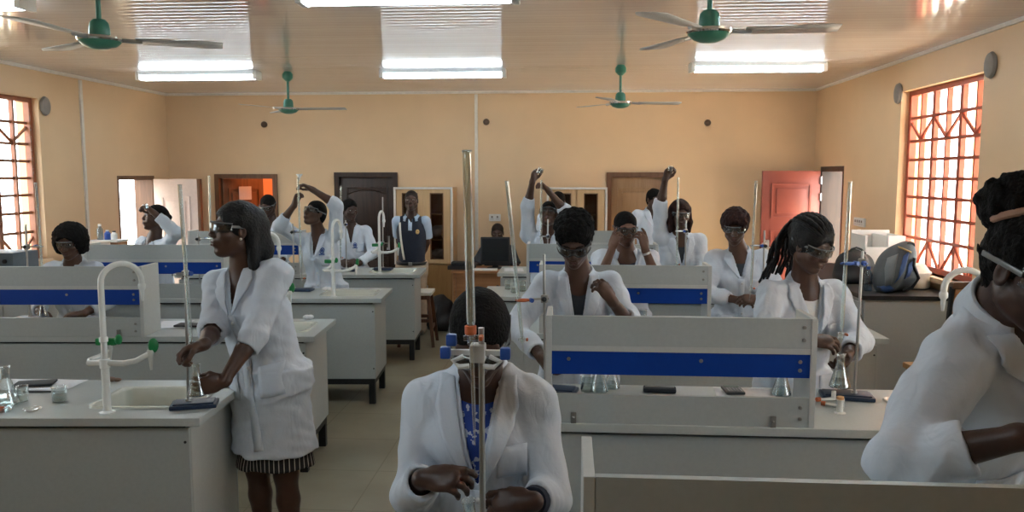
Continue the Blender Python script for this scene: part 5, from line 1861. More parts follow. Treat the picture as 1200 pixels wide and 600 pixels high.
def stand(label, base, rz, rod, top, clamp, bur, jaw='orange', bs=(0.20, 0.125), rod_r=0.0062, no_clamp=False):
    """base: centre of the foot on the worktop; rod, bur: world points the rod and the burette pass at clamp height"""
    t = thing('retort_stand', label, 'retort stand', base, rz, 'retort stands on the benches')
    Mi = Matrix.Rotation(-rz, 3, 'Z')
    loc = lambda p: Mi @ (Vector(p) - Vector(base))
    a, b = bs
    MB().box((-a / 2, -b / 2, 0.0), (a / 2, b / 2, 0.018), 0.006).box((-a / 2 + 0.012, -b / 2 + 0.012, 0.015), (a / 2 - 0.012, b / 2 - 0.012, 0.024), 0.004).build('base', M_base, t)
    r0 = loc(rod)
    foot = Vector((r0.x, max(-b / 2 + 0.02, min(b / 2 - 0.02, r0.y)), 0.02))
    foot.x = max(-a / 2 + 0.02, min(a / 2 - 0.02, foot.x))
    tp = loc(top)
    MB().tube([foot, tp], rod_r, 12).lathe([(0.0, 0), (0.014, 0), (0.012, 0.014), (0, 0.014)], foot, 14).build('rod', M_rod, t)
    if no_clamp:
        return t
    u = (tp - foot).normalized()
    cl = loc(clamp)
    c = foot + u * ((cl.z - foot.z) / max(u.z, 0.2))
    bu = loc(bur)
    bo = MB().box((-0.014, -0.016, -0.018), (0.014, 0.016, 0.018), 0.004, None, c)
    bo.build('boss_head', M_rod, t)
    d = (bu - c); d.z = 0
    L = d.length
    d.normalize()
    e = Vector((-d.y, d.x, 0))
    MB().lathe([(0, 0), (0.011, 0), (0.011, 0.012), (0.004, 0.014), (0.004, 0.024), (0, 0.024)], c + Vector((0, -0.016, 0)), 12, frame_from(-e if e.y > 0 else e)).build('boss_screw', M_black if jaw != 'blue' else M_clampblue, t)
    MB().tube([c - d * 0.02, c + d * max(0.02, L - 0.045)], 0.0048, 8).build('clamp_arm', M_rod, t)
    j = MB()
    for s in (-1, 1):
        j.tube([bu - d * 0.05 + e * s * 0.006, bu - d * 0.022 + e * s * 0.018, bu - d * 0.004 + e * s * 0.0145, bu + d * 0.012 + e * s * 0.011], [0.005, 0.006, 0.006, 0.004], 8)
    j.build('clamp_jaw', {'orange': M_orange, 'blue': M_clampblue, 'steel': M_rod}[jaw], t)
    MB().lathe([(0, -0.012), (0.010, -0.012), (0.010, 0.012), (0, 0.012)], bu - d * 0.055 + e * 0.012, 12, frame_from(e)).build('clamp_knob', M_clampblue, t)
    return t


def burette(label, top, tap_pt, tip, r=0.0078, orange=True):
    top, tap_pt, tip = Vector(top), Vector(tap_pt), Vector(tip)
    t = thing('burette', label, 'burette', tip, 0, 'glass burettes')
    u = (tap_pt - top).normalized()
    R = frame_from(u)
    L = (tap_pt - top).length
    o = top - tip
    MB().lathe([(r * 1.05, 0.0), (r * 1.18, 0.002), (r, 0.006), (r, L - 0.04), (r * 0.55, L - 0.012), (r * 0.45, L)], o, 16, R, cap=False).build('tube', M_tubeglass, t, solid=0.0012)
    g = MB()
    for k in range(1, 26):
        z = 0.04 + (L - 0.1) * k / 26
        g.lathe([(r * 1.02, z), (r * 1.02, z + (0.0016 if k % 5 else 0.003))], o, 16, R, cap=False)
    s = MB().lathe([(0, -0.018), (0.0065, -0.018), (0.0075, 0.0), (0.0065, 0.018), (0, 0.018)], tap_pt - tip, 12, frame_from((1, 0.2, 0)))
    s.lathe([(0.0078, -0.016), (0.0095, -0.014), (0.0095, 0.014), (0.0078, 0.016)], tap_pt - tip, 12, R, cap=False)
    s.build('stopcock_barrel', M_glass, t)
    MB().box((-0.004, -0.016, -0.005), (0.004, 0.016, 0.005), 0.002, None, tap_pt - tip + Vector((0.022, 0.004, 0))).lathe([(0, 0), (0.006, 0), (0.006, 0.01), (0, 0.01)], tap_pt - tip + Vector((0.016, 0.003, 0)), 10, frame_from((1, 0.2, 0))).build('stopcock_key', M_orange if orange else M_whiteplastic, t)
    MB().tube([tap_pt - tip, (tap_pt - tip) * 0.35, Vector((0, 0, 0))], [r * 0.5, r * 0.45, 0.0016], 10).build('jet', M_tubeglass, t)
    return t


def conical_flask(label, base, h=0.14, tilt=(0, 0)):
    t = thing('conical_flask', label, 'flask', base, 0, 'conical flasks')
    t.rotation_euler = (math.radians(tilt[0]), math.radians(tilt[1]), 0)
    s = h / 0.14
    MB().lathe([(0.0, 0.001), (0.036 * s, 0.001), (0.042 * s, 0.006 * s), (0.041 * s, 0.012 * s), (0.015 * s, 0.098 * s), (0.0145 * s, 0.128 * s), (0.018 * s, 0.137 * s), (0.0185 * s, 0.14 * s)], (0, 0, 0), 28, cap=False).build('flask_body', M_glass, t, solid=0.0015)
    MB().lathe([(0.0, 0.003), (0.039 * s, 0.004), (0.0385 * s, 0.014 * s), (0.034 * s, 0.032 * s), (0.0, 0.032 * s)], (0, 0, 0), 28).build('liquid', glass('clear_liquid', (0.90, 0.94, 0.94), 0.8, 0.02, 0.05, 3.0), t)
    return t


def beaker(label, base, r=0.028, h=0.065, tilt=(0, 0), liquid=True):
    t = thing('beaker', label, 'beaker', base, 0, 'glass beakers')
    t.rotation_euler = (math.radians(tilt[0]), math.radians(tilt[1]), 0)
    MB().lathe([(0.0, 0.001), (r * 0.9, 0.001), (r, 0.006), (r, h - 0.004), (r * 1.1, h)], (0, 0, 0), 24, cap=False).build('beaker_wall', M_glass, t, solid=0.0014)
    if liquid:
        MB().lathe([(0, 0.003), (r * 0.93, 0.003), (r * 0.95, h * 0.45), (0, h * 0.45)], (0, 0, 0), 24).build('liquid', glass('milky_liquid', (0.80, 0.82, 0.78), 0.8, 0.05, 0.08, 3.0), t)
    return t


def sheet(label, c, w, d, rz, seed=0, cat='paper'):
    rr_ = random.Random(seed)
    P = [[(x, y, 0.0012 + 0.004 * (0.5 + 0.5 * math.sin(x * 22 + seed)) * abs(y / d) + 0.002 * math.sin(y * 30 + seed) ** 2) for x in [(-0.5 + k / 8) * w for k in range(9)]] for y in [(-0.5 + k / 8) * d for k in range(9)]]
    o = MB().grid(P).build('paper_sheet', M_paper, None, c, solid=0.0006)
    o.rotation_euler = (0, 0, rz)
    return tag(o, label, cat, 'loose papers on the benches')


ZB = ZT + 0.0005
# S1: the clamped burette in the foreground, on the nearest bench
cz = at(560, 413, 1.80)
p0 = at(566, 600, 1.80)
st = thing('retort_stand', 'steel stand rod with a white double clamp before the bowing woman\'s face', 'retort stand', (p0.x, 1.80, ZB), 0, 'retort stands on the benches')
MB().box((-0.10, -0.06, 0.0), (0.10, 0.06, 0.018), 0.006).box((-0.088, -0.05, 0.015), (0.088, 0.05, 0.024), 0.004).build('base', M_base, st)
tz = at(565, 384, 1.80).z - ZB
MB().tube([(0, 0, 0.02), (at(564, 384, 1.8).x - p0.x, 0, tz)], 0.0072, 14).build('rod', M_rod, st)
cl = cz - Vector((p0.x, 1.80, ZB))
bw = MB()
bw.box((-0.070, -0.030, -0.007), (0.062, -0.016, 0.007), 0.004, None, cl)
bw.box((-0.016, -0.034, -0.022), (0.020, 0.012, 0.020), 0.006, None, cl)
for s in (-1, 1):
    bw.tube([cl + Vector((s * 0.030, -0.024, -0.004)), cl + Vector((s * 0.055, -0.030, -0.014)), cl + Vector((s * 0.040, -0.034, -0.026)), cl + Vector((s * 0.016, -0.034, -0.024))], 0.006, 8)
bw.build('double_clamp', M_whiteplastic, st)
for dx, dz in ((-0.072, 0.004), (0.066, 0.004), (-0.058, 0.034)):
    MB().box((-0.012, -0.010, -0.014), (0.012, 0.010, 0.014), 0.005, None, cl + Vector((dx, -0.024, dz))).build('blue_knob', M_clampblue, st)
b = burette('tall glass burette in the centre foreground with an orange stopcock', at(547, 176, 1.765), at(552.5, 396, 1.765), at(556.5, 522, 1.765), 0.0095)
MB().lathe([(0.0105, -0.012), (0.0135, -0.010), (0.0135, 0.008), (0.0105, 0.010)], at(551.5, 386, 1.765) - at(556.5, 522, 1.765), 16, cap=False).build('orange_ring', M_orange, b)

# S2: standing woman
bp = atz(228, 476, ZB)
stand('retort stand with dark blue foot beside the near left sink, held by the standing woman', bp, math.radians(18), at(220, 455, bp.y), at(217, 310, bp.y), at(219, 322, bp.y), at(207, 322, bp.y - 0.04), 'steel', (0.19, 0.11))
burette('glass burette before the standing woman, worked by her right hand', at(210.5, 216, bp.y - 0.07), at(224, 404, bp.y - 0.07), at(227, 436, bp.y - 0.07))
conical_flask('conical flask in the left hand of the standing woman', at(231.5, 463, 3.20), 0.135)

# S3 .. S12
def set_on(Y, lb, blb, rodpx, topy, clampy, burtop, burtap, burtip, jaw='steel', rz=0.0, off=0.0):
    x = at(rodpx, clampy, Y).x
    base = Vector((x + off, Y, ZB))
    stand(lb, base, rz, (x, Y + 0.0, ZB), at(rodpx, topy, Y), at(rodpx, clampy, Y), at(burtop[0] + (burtap[0] - burtop[0]) * (clampy - burtop[1]) / (burtap[1] - burtop[1]), clampy, Y - 0.03), jaw)
    burette(blb, at(*burtop, Y - 0.03), at(*burtap, Y - 0.03), at(*burtip, Y - 0.03))


set_on(6.45, 'retort stand rising behind the head of the standing woman\'s burette', 'glass burette standing in front of the orange doorway\'s left jamb', 232, 272, 280, (245, 206), (247.5, 318), (248, 326))
set_on(5.12, 'retort stand at the left edge, left of the student with an afro', 'glass burette at the left edge, beside the student with an afro', 30, 263, 289, (42, 214), (49.5, 322), (51, 352))
set_on(6.60, 'retort stand on the third left bench before the student raising both hands', 'glass burette topped up by the student raising both hands', 343, 262, 272, (349, 208), (353.5, 326), (355, 338), off=0.06)
set_on(8.02, 'retort stand before the young man at the black door', 'glass burette before the young man at the black door', 405, 258, 263, (399.5, 217), (399, 302), (399, 311))
x = at(448.6, 300, 8.15)
stand('bare retort stand in front of the black door, beside the man in the polo shirt', (x.x, 8.15, ZB), 0, (x.x, 8.15, ZB), at(448.4, 231, 8.15), at(448.5, 285, 8.15), at(442, 285, 8.12), 'steel')
set_on(6.72, 'retort stand under the raised hands of the student holding a beaker', 'glass burette under the raised hands of the student holding a beaker', 642, 257, 277, (634.5, 211), (634, 300), (634, 320))
set_on(6.70, 'retort stand in front of the long-haired student', 'glass burette in front of the long-haired student', 804, 258, 271, (795, 208), (793, 310), (792.5, 330))
set_on(5.30, 'retort stand in front of the student at the red door', 'glass burette in front of the student at the red door', 896, 270, 288, (886, 212), (880, 338), (878, 352))
# S7
bp = atz(655, 456, ZB)
stand('retort stand with an orange-jawed clamp before the woman with dark goggles', (at(652, 456, 3.56).x, 3.56, ZB), math.radians(-12), (at(639, 440, 3.54).x, 3.54, ZB), at(637.5, 298, 3.54), at(638.5, 350, 3.54), at(608, 352, 3.50), 'orange', (0.19, 0.11))
burette('slanting glass burette in the orange clamp, left of the woman with dark goggles', at(594, 212, 3.50), at(612, 398, 3.50), at(614.5, 428, 3.50), 0.0082)
# S11
bp = atz(992, 466, ZB)
stand('retort stand with dark blue foot at the right of the centre shelf', (bp.x, bp.y, ZB), math.radians(-8), (at(1001, 462, bp.y).x, bp.y, ZB), at(1011, 294, bp.y), at(1010, 308, bp.y), at(990, 309, bp.y - 0.05), 'blue', (0.22, 0.12))
burette('glass burette before the woman with braids', at(996.5, 213, bp.y - 0.05), at(986, 392, bp.y - 0.05), at(984, 416, bp.y - 0.05))
conical_flask('conical flask in the hand of the woman with braids', at(984, 454, 3.47), 0.15)
# bowing woman's flask
conical_flask('conical flask held below the foreground burette', at(556, 583, 1.90) - Vector((0, 0, 0.135)), 0.135, (6, -6))

# near left bench
sheet('white papers under the black phone on the near left bench', (at(30, 452, 3.45).x, 3.50, ZB), 0.42, 0.20, 0.03, 1)
sheet('crumpled white sheet at the right back corner of the near left sink', (-1.60, 3.57, ZB + 0.001), 0.13, 0.10, 0.3, 3)
ph = MB().box((-0.085, -0.045, 0), (0.085, 0.045, 0.012), 0.006).build('phone', M_black, None, (at(43, 449, 3.5).x, 3.49, ZB + 0.0075))
ph.rotation_euler = (0, 0, math.radians(18))
tag(ph, 'black mobile phone lying on papers beside the near left sink', 'phone')
pn = MB().lathe([(0, 0), (0.004, 0.002), (0.004, 0.13), (0.0015, 0.145), (0, 0.145)], (0, 0, 0), 10, frame_from((1, 0.12, 0))).build('pen', M_black, None, (at(32, 460, 3.4).x, 3.37, ZB + 0.0045))
tag(pn, 'dark pen in front of the black phone', 'pen')
q = atz(8, 474, ZB); conical_flask('large conical flask at the left edge of the near left bench', (q.x, q.y, ZB), 0.17)
q = atz(27, 470, ZB); beaker('small beaker of cloudy liquid before the black phone', (q.x, q.y, ZB), 0.022, 0.07)
q = atz(70, 470, ZB); beaker('wider clear beaker left of the near left sink', (q.x, q.y, ZB), 0.030, 0.065)
q = atz(38, 482, ZB); w_ = MB().lathe([(0, 0.002), (0.02, 0.002), (0.034, 0.011), (0.036, 0.012)], (0, 0, 0), 24, cap=False).build('watch_glass', M_glass, None, (q.x, q.y, ZB), solid=0.0014)
tag(w_, 'clear watch glass at the front edge of the near left bench', 'dish')
q = atz(5, 480, ZB); beaker('shallow glass dish with an orange cap at the left edge', (q.x, q.y - 0.02, ZB), 0.045, 0.022, liquid=False)
oc = MB().lathe([(0, 0), (0.010, 0), (0.010, 0.012), (0.007, 0.015), (0, 0.015)], (0, 0, 0), 14).build('orange_stopper', M_orange, None, (q.x + 0.005, q.y - 0.02, ZB + 0.0035))
tag(oc, 'orange cap lying in the shallow glass dish', 'cap')
q = atz(121, 451, ZB); tw = MB().ball((0, 0, 0.012), (0.03, 0.016, 0.012), 12).ball((0.03, 0.006, 0.009), (0.022, 0.012, 0.009), 10).build('cloth_scrap', mat('brown_rag', (0.25, 0.16, 0.11), 0.8), None, (q.x, q.y + 0.06, ZB))
tag(tw, 'small brown rag behind the near left tap', 'rag')

# second left bench, seen past the shelf
sheet('white paper on the second left bench, right of its shelf', (at(200, 380, 5.0).x, 5.02, ZB), 0.22, 0.28, 0.2, 5)
cb = MB().box((-0.09, -0.05, 0), (0.09, 0.05, 0.012), 0.004).build('notebook', M_black, None, (at(212, 384, 4.95).x + 0.06, 4.96, ZB + 0.007))
tag(cb, 'dark notebook on the second left bench, behind the near left burette', 'notebook')
q = atz(55, 372, ZB); conical_flask('conical flask seen through the gap of the left edge shelf', (q.x, 5.18, ZB), 0.13)
for k, (px, py, Y, lb) in enumerate(((360, 372, 5.28, 'crumpled white tissue at the second left sink'), (384, 341, 6.62, 'crumpled white tissue at the third left sink'))):
    mb = MB()
    rr_ = random.Random(k)
    for s in range(5):
        mb.ball((rr_.uniform(-0.03, 0.03), rr_.uniform(-0.015, 0.015), 0.016), (0.024, 0.016, 0.016), 10)
    q = at(px, py, Y)
    tag(mb.build('tissue', M_paper, None, (q.x, Y, ZB)), lb, 'tissue', 'tissues by the sinks')

# centre bench, behind the wide shelf
sheet('white papers under the calculator on the centre bench', (at(872, 450, 3.60).x, 3.585, ZB), 0.26, 0.19, -0.08, 6)
c0 = thing('calculator', 'dark grey calculator on papers behind the wide blue band', 'calculator', (at(859, 450, 3.60).x, 3.60, ZB + 0.0075), 0.05)
MB().box((-0.042, -0.06, 0.0), (0.042, 0.06, 0.014), 0.005).build('case', mat('calculator_grey', (0.045, 0.05, 0.05), 0.4), c0)
MB().box((-0.034, 0.022, 0.0138), (0.034, 0.050, 0.0155)).build('display', mat('lcd_grey', (0.20, 0.24, 0.21), 0.2), c0, smooth=False)
kk = MB()
for i_ in range(5):
    for j_ in range(4):
        kk.box((-0.032 + i_ * 0.0135, -0.052 + j_ * 0.017, 0.0135), (-0.023 + i_ * 0.0135, -0.041 + j_ * 0.017, 0.017), 0.001)
kk.build('keys', mat('key_grey', (0.30, 0.31, 0.31), 0.5), c0, smooth=False)
c0.rotation_euler = (math.radians(0), 0, 0.05)
pc = thing('pencil_case', 'flat dark pouch on the centre bench behind the blue band', 'pouch', (at(773, 455, 3.60).x, 3.60, ZB), -0.1)
MB().box((-0.075, -0.03, 0), (0.075, 0.03, 0.022), 0.01).build('pouch_body', M_darkcloth, pc)
MB().box((-0.065, -0.004, 0.0215), (0.065, 0.004, 0.024), 0.001).build('zip', M_bolt, pc)
q = at(702, 450, 3.58); conical_flask('left conical flask standing behind the blue band', (q.x, 3.58, ZB), 0.15)
q = at(717, 450, 3.64); conical_flask('conical flask next to the left flask behind the blue band', (q.x, 3.64, ZB), 0.13)
q = at(688, 455, 3.58); beaker('clear beaker left of the flasks behind the blue band', (q.x, 3.58, ZB), 0.03, 0.075)
q = at(916, 450, 3.58); conical_flask('conical flask at the right end behind the blue band', (q.x, 3.58, ZB), 0.15)
# small white vial with loose stopcock keys
q = atz(984, 484, ZB)
v = thing('white_vial', 'small white vial with flared foot at the right end of the wide shelf', 'vial', (q.x, q.y, ZB))
MB().lathe([(0, 0), (0.024, 0), (0.023, 0.003), (0.013, 0.006), (0.013, 0.052), (0.016, 0.058), (0, 0.058)], (0, 0, 0), 20).build('vial_body', M_whiteplastic, v)
MB().lathe([(0, 0), (0.0145, 0), (0.0145, 0.012), (0, 0.012)], (0, 0, 0.0585), 20).build('vial_cap', mat('pale_orange', (0.62, 0.34, 0.16), 0.5), v)
for k, (px, py, rz, lb) in enumerate(((968, 470, 0.3, 'left white stopcock key with orange tip beside the white vial'), (976, 477, -0.5, 'front white stopcock key with orange tip beside the white vial'))):
    q = atz(px, py, ZB)
    sk_ = thing('stopcock_key', lb, 'stopcock', (q.x, q.y, ZB), rz, 'loose stopcock keys')
    MB().tube([(-0.03, 0, 0.009), (0.035, 0, 0.009)], [0.006, 0.008], 10).box((0.028, -0.006, 0.002), (0.046, 0.006, 0.044), 0.003).build('key_body', M_whiteplastic, sk_)
    MB().tube([(-0.048, 0, 0.010), (-0.031, 0, 0.010)], [0.010, 0.010], 10).build('tip', M_orange, sk_)
# farther right benches
for k, (px, Y, lb) in enumerate(((603, 6.62, 'clear beaker on the third right bench, left of its shelf'), (612, 6.72, 'second clear beaker on the third right bench, by the shelf end'), (596, 6.82, 'third clear beaker on the third right bench, nearest its left edge'))):
    beaker(lb, (at(px, 340, Y).x, Y, ZB), 0.035, 0.09)
sheet('white papers on the farthest right bench, beside the brown desk', (at(602, 320, 8.2).x, 8.22, ZB), 0.20, 0.28, 0.1, 8)
q = at(752, 360, 5.2); beaker('tall beaker seen under the second shelf\'s blue band', (q.x, 5.2, ZB), 0.035, 0.11)
# things held high
beaker('small beaker held over the burette top by the student tilting back her head', at(631, 203, 6.93), 0.026, 0.05, (10, 30), False)
fn = MB().lathe([(0.028, 0.05), (0.005, 0.018), (0.004, 0.0)], (0, 0, 0), 18, cap=False).build('funnel', M_whiteplastic, None, at(351, 211, 6.56), solid=0.0015)
tag(fn, 'small white funnel at the top of the burette reached by the student raising both hands', 'funnel')
beaker('small beaker in the hand raised before the bright doorway', at(172, 245, 6.70), 0.022, 0.045, (0, -20), False)
beaker('small beaker in the highest raised hand by the tan door', at(785, 201, 6.80), 0.022, 0.045, (0, 10), False)

# ------------------------------------------------------------------ the right wall bench and what stands on it
wb = thing('wall_bench', 'grey cupboard bench along the right wall under the red window', 'bench', (2.33, 6.35, 0))
MB().box((-0.03, -0.02, 0.895), (0.70, 2.35, 0.93), 0.004).build('worktop', M_black, wb, smooth=False)
MB().box((0.0, 0.0, 0.08), (0.70, 0.02, 0.895)).build('end_panel', M_greyl, wb, smooth=False)
MB().box((0.0, 0.021, 0.08), (0.02, 2.30, 0.895)).build('front_panel', M_grey, wb, smooth=False)
MB().box((0.04, 0.04, 0), (0.68, 2.28, 0.079)).build('plinth', M_legs, wb, smooth=False)
for k in range(4):
    d_ = MB().box((-0.016, 0.05 + k * 0.56, 0.12), (-0.0005, 0.58 + k * 0.56, 0.86), 0.002).build('cupboard_door', M_greyl, wb, smooth=False)
    MB().tube([(-0.03, 0.10 + k * 0.56, 0.70), (-0.03, 0.10 + k * 0.56, 0.80)], 0.005, 8).build('handle', M_steel, d_)
ZW = 0.9305
bx0, bx1 = at(1014, 300, 7.25).x, at(1082, 300, 7.25).x
wx = thing('white_box', 'open white box with a stepped rim standing behind the backpack', 'box', (bx0, 7.25, ZW))
w = min(bx1 - bx0, 2.98 - bx0)
mb = MB().box((0, 0, 0), (w, 0.02, 0.30)).box((0, 0.36, 0), (w, 0.38, 0.43)).box((0, 0.02, 0), (0.02, 0.36, 0.40)).box((w - 0.02, 0.02, 0), (w, 0.36, 0.40)).box((0.02, 0.02, 0), (w - 0.02, 0.36, 0.02))
mb.box((w * 0.55, 0.02, 0.02), (w * 0.57, 0.36, 0.40))
mb.build('box_shell', M_whiteplastic, wx, smooth=False)
MB().box((w * 0.57, -0.004, 0.30), (w, 0.016, 0.40)).build('front_flap', M_paper, wx, smooth=False)
# pot
pt = thing('white_pot', 'low white drum with a domed lid right of the backpack', 'pot', (min(at(1094, 320, 6.8).x, 2.86), 6.86, ZW))
MB().lathe([(0, 0), (0.155, 0), (0.165, 0.01), (0.165, 0.12), (0, 0.12)], (0, 0, 0), 32).build('drum', mat('cream_plastic', (0.60, 0.58, 0.52), 0.45), pt)
MB().lathe([(0.172, 0.118), (0.172, 0.135), (0.16, 0.14), (0.12, 0.195), (0.02, 0.20), (0.0, 0.20)], (0, 0, 0), 32).build('lid', MATS['cream_plastic'], pt)
# backpack
bp_c = at(1052, 312, 6.55)
f = Field(Vector((bp_c.x - 0.33, 6.32, ZW - 0.03)), Vector((bp_c.x + 0.33, 6.85, ZW + 0.50)), 0.010)
org = Vector((bp_c.x, 6.55, ZW))
ax = Vector((0.50, 0.05, 0.86)).normalized()
side = Vector((0.86, 0.0, -0.50))
Mb = Matrix((side, Vector((0, 1, 0)), ax)).transposed()
f.ell(org + Vector((-0.02, 0.02, 0.19)), (0.135, 0.13, 0.235), Mb, 0.0)
f.ell(org + Vector((-0.06, -0.06, 0.14)), (0.085, 0.085, 0.15), Mb, 0.03)
f.ell(org + Vector((0.06, 0.03, 0.12)), (0.12, 0.11, 0.12), None, 0.05)
f.ripple(0.007, 26, 4)
f.ell(org + Vector((0, 0, -0.5)), (0.9, 0.9, 0.503), None, 0.0, 's')
me, P_, Q_ = f.mesh('backpack', org)
me.materials.append(mat('grey_nylon', (0.085, 0.10, 0.11), 0.6, var=0.2, nscale=8, bump=0.2, bscale=90))
me.polygons.foreach_set('use_smooth', [True] * len(me.polygons))
bk = bpy.data.objects.new('backpack', me)
COL.objects.link(bk)
bk.location = org
tag(bk, 'grey and blue backpack lying on the right wall bench', 'backpack')
bvb = BVHTree.FromPolygons([tuple(v) for v in P_], [tuple(q) for q in Q_])


def on_pack(x, z, off):
    r = bvb.ray_cast(Vector((x, -0.5, z)), Vector((0, 1, 0)))
    return (r[0] if r[0] is not None else bvb.find_nearest(Vector((x, -0.2, z)))[0]) + Vector((0, -off, 0))


M_packblue = mat('blue_nylon', (0.035, 0.085, 0.24), 0.55, var=0.1)
for nm, m_, pl in (('blue_panel', M_packblue, [((0.00, 0.30), (0.05, 0.34)), ((-0.03, 0.22), (0.03, 0.27)), ((-0.05, 0.14), (0.00, 0.19)), ((-0.08, 0.09), (-0.05, 0.12))]),
                   ('blue_panel', M_packblue, [((0.04, 0.24), (0.10, 0.27)), ((0.03, 0.18), (0.08, 0.20)), ((0.01, 0.12), (0.05, 0.14))]),
                   ('blue_panel', M_packblue, [((-0.17, 0.05), (-0.12, 0.08)), ((-0.15, 0.02), (-0.08, 0.05)), ((-0.12, 0.01), (-0.04, 0.03))]),
                   ('yellow_trim', mat('yellow_trim', (0.42, 0.30, 0.12), 0.6), [((-0.02, 0.375), (0.07, 0.335)), ((-0.02, 0.362), (0.065, 0.322))]),
                   ('grey_pocket', mat('pale_grey_nylon', (0.16, 0.18, 0.19), 0.6), [((-0.10, 0.28), (-0.03, 0.32)), ((-0.13, 0.20), (-0.06, 0.24)), ((-0.14, 0.12), (-0.08, 0.15)), ((-0.14, 0.06), (-0.10, 0.08))])):
    MB().grid([[on_pack(a[0] + (b_[0] - a[0]) * k / 6, a[1] + (b_[1] - a[1]) * k / 6, 0.007) for k in range(7)] for a, b_ in pl]).build(nm, m_, bk, solid=0.006)
MB().tube([on_pack(x_, z_, 0.012) for x_, z_ in ((0.15, 0.30), (0.16, 0.22), (0.15, 0.12), (0.10, 0.04), (0.03, 0.02))], 0.013, 8).build('strap', M_black, bk)
MB().tube([on_pack(0.05 + 0.02 * k, 0.39 - 0.008 * k, -0.01) + Vector((0, 0, 0.03 * math.sin(math.pi * k / 4))) for k in range(5)], 0.009, 8).build('grab_handle', M_black, bk)
# bottles
M_pet = glass('pale_blue_bottle', (0.55, 0.68, 0.80), 0.8, 0.05, 0.10, 2.0)
for px, Y, h, lb in ((1018, 6.60, 0.20, 'clear blue water bottle left of the backpack'), (1033, 7.0, 0.18, 'second water bottle, half hidden by the backpack')):
    bt = thing('water_bottle', lb, 'bottle', (at(px, 315, Y).x, Y, ZW), 0, 'water bottles on the wall bench')
    MB().lathe([(0, 0), (0.03, 0), (0.033, 0.006), (0.033, h * 0.35), (0.030, h * 0.42), (0.033, h * 0.5), (0.033, h * 0.68), (0.014, h * 0.86), (0.013, h * 0.9)], (0, 0, 0), 20, cap=False).build('bottle_body', M_pet, bt)
    MB().lathe([(0, h * 0.88), (0.015, h * 0.88), (0.015, h), (0, h)], (0, 0, 0), 16).build('bottle_cap', M_clampblue, bt)
# black bag on the bench
f = Field(Vector((2.30, 6.9, ZW - 0.03)), Vector((2.75, 7.4, ZW + 0.36)), 0.011)
f.ell(Vector((2.50, 7.12, ZW + 0.13)), (0.17, 0.13, 0.16), None, 0.0)
f.ell(Vector((2.50, 7.10, ZW + 0.05)), (0.18, 0.14, 0.08), None, 0.05)
f.ripple(0.008, 30, 12)
f.ell(Vector((2.5, 7.1, ZW - 0.5)), (0.9, 0.9, 0.503), None, 0.0, 's')
me, P_, Q_ = f.mesh('black_bag', (2.5, 7.1, ZW))
me.materials.append(M_black)
me.polygons.foreach_set('use_smooth', [True] * len(me.polygons))
bb = bpy.data.objects.new('black_bag', me)
COL.objects.link(bb)
bb.location = (2.5, 7.1, ZW)
tag(bb, 'soft black bag on the right wall bench, left of the water bottle', 'bag')
MB().tube([(-0.08 + 0.04 * k, -0.02, 0.26 + 0.05 * math.sin(math.pi * k / 4)) for k in range(5)], 0.009, 8).build('bag_handle', M_black, bb)

# stools and bag on the right side
stool(2.02, 5.95, 0.60, 0.1, 'wooden stool with a black bag on it, below the black bag of the wall bench', M_wood)
f = Field(Vector((1.78, 5.72, 0.57)), Vector((2.28, 6.2, 1.0)), 0.011)
f.ell(Vector((2.02, 5.95, 0.75)), (0.17, 0.15, 0.17), None, 0.0)
f.ripple(0.009, 28, 15)
f.ell(Vector((2.02, 5.95, 0.1)), (1.2, 1.2, 0.503), None, 0.0, 's')
me, P_, Q_ = f.mesh('black_bag', (2.02, 5.95, 0.603))
me.materials.append(M_black)
me.polygons.foreach_set('use_smooth', [True] * len(me.polygons))
bb = bpy.data.objects.new('black_bag', me)
COL.objects.link(bb)
bb.location = (2.02, 5.95, 0.603)
tag(bb, 'black bag slumped on a wooden stool behind the woman with braids', 'bag')
MB().tube([(-0.10 + 0.05 * k, -0.06, 0.24 + 0.06 * math.sin(math.pi * k / 4)) for k in range(5)], 0.010, 8).build('bag_handle', M_black, bb)
stool(2.25, 4.55, 0.58, 0.2, 'wooden stool at the right end of the second right bench', M_wood)

# chair with a tan back
ch = thing('lab_chair', 'chair with a tan back and dark top rail behind the curved right tap', 'chair', (2.535, 5.30, 0), 0)
M_tan = wood('tan_ply', (0.46, 0.24, 0.09), (0.55, 0.31, 0.13), 0.45, 2.0)
for sx in (-1, 1):
    MB().tube([(sx * 0.2, 0.2, 0), (sx * 0.2, 0.2, 0.56)], 0.016, 8).build('leg', M_legs, ch)
    MB().tube([(sx * 0.2, -0.19, 0), (sx * 0.2, -0.19, 0.56), (sx * 0.18, -0.215, 1.18)], 0.016, 8).build('leg', M_legs, ch)
MB().box((-0.23, -0.22, 0.56), (0.23, 0.23, 0.60), 0.01).build('seat', M_tan, ch)
MB().box((-0.165, -0.225, 0.72), (0.165, -0.20, 1.165), 0.008).build('backrest', M_tan, ch)
MB().box((-0.19, -0.24, 1.166), (0.19, -0.19, 1.21), 0.01).build('top_rail', M_browndoor, ch)
ch.rotation_euler = (0, 0, math.radians(6))

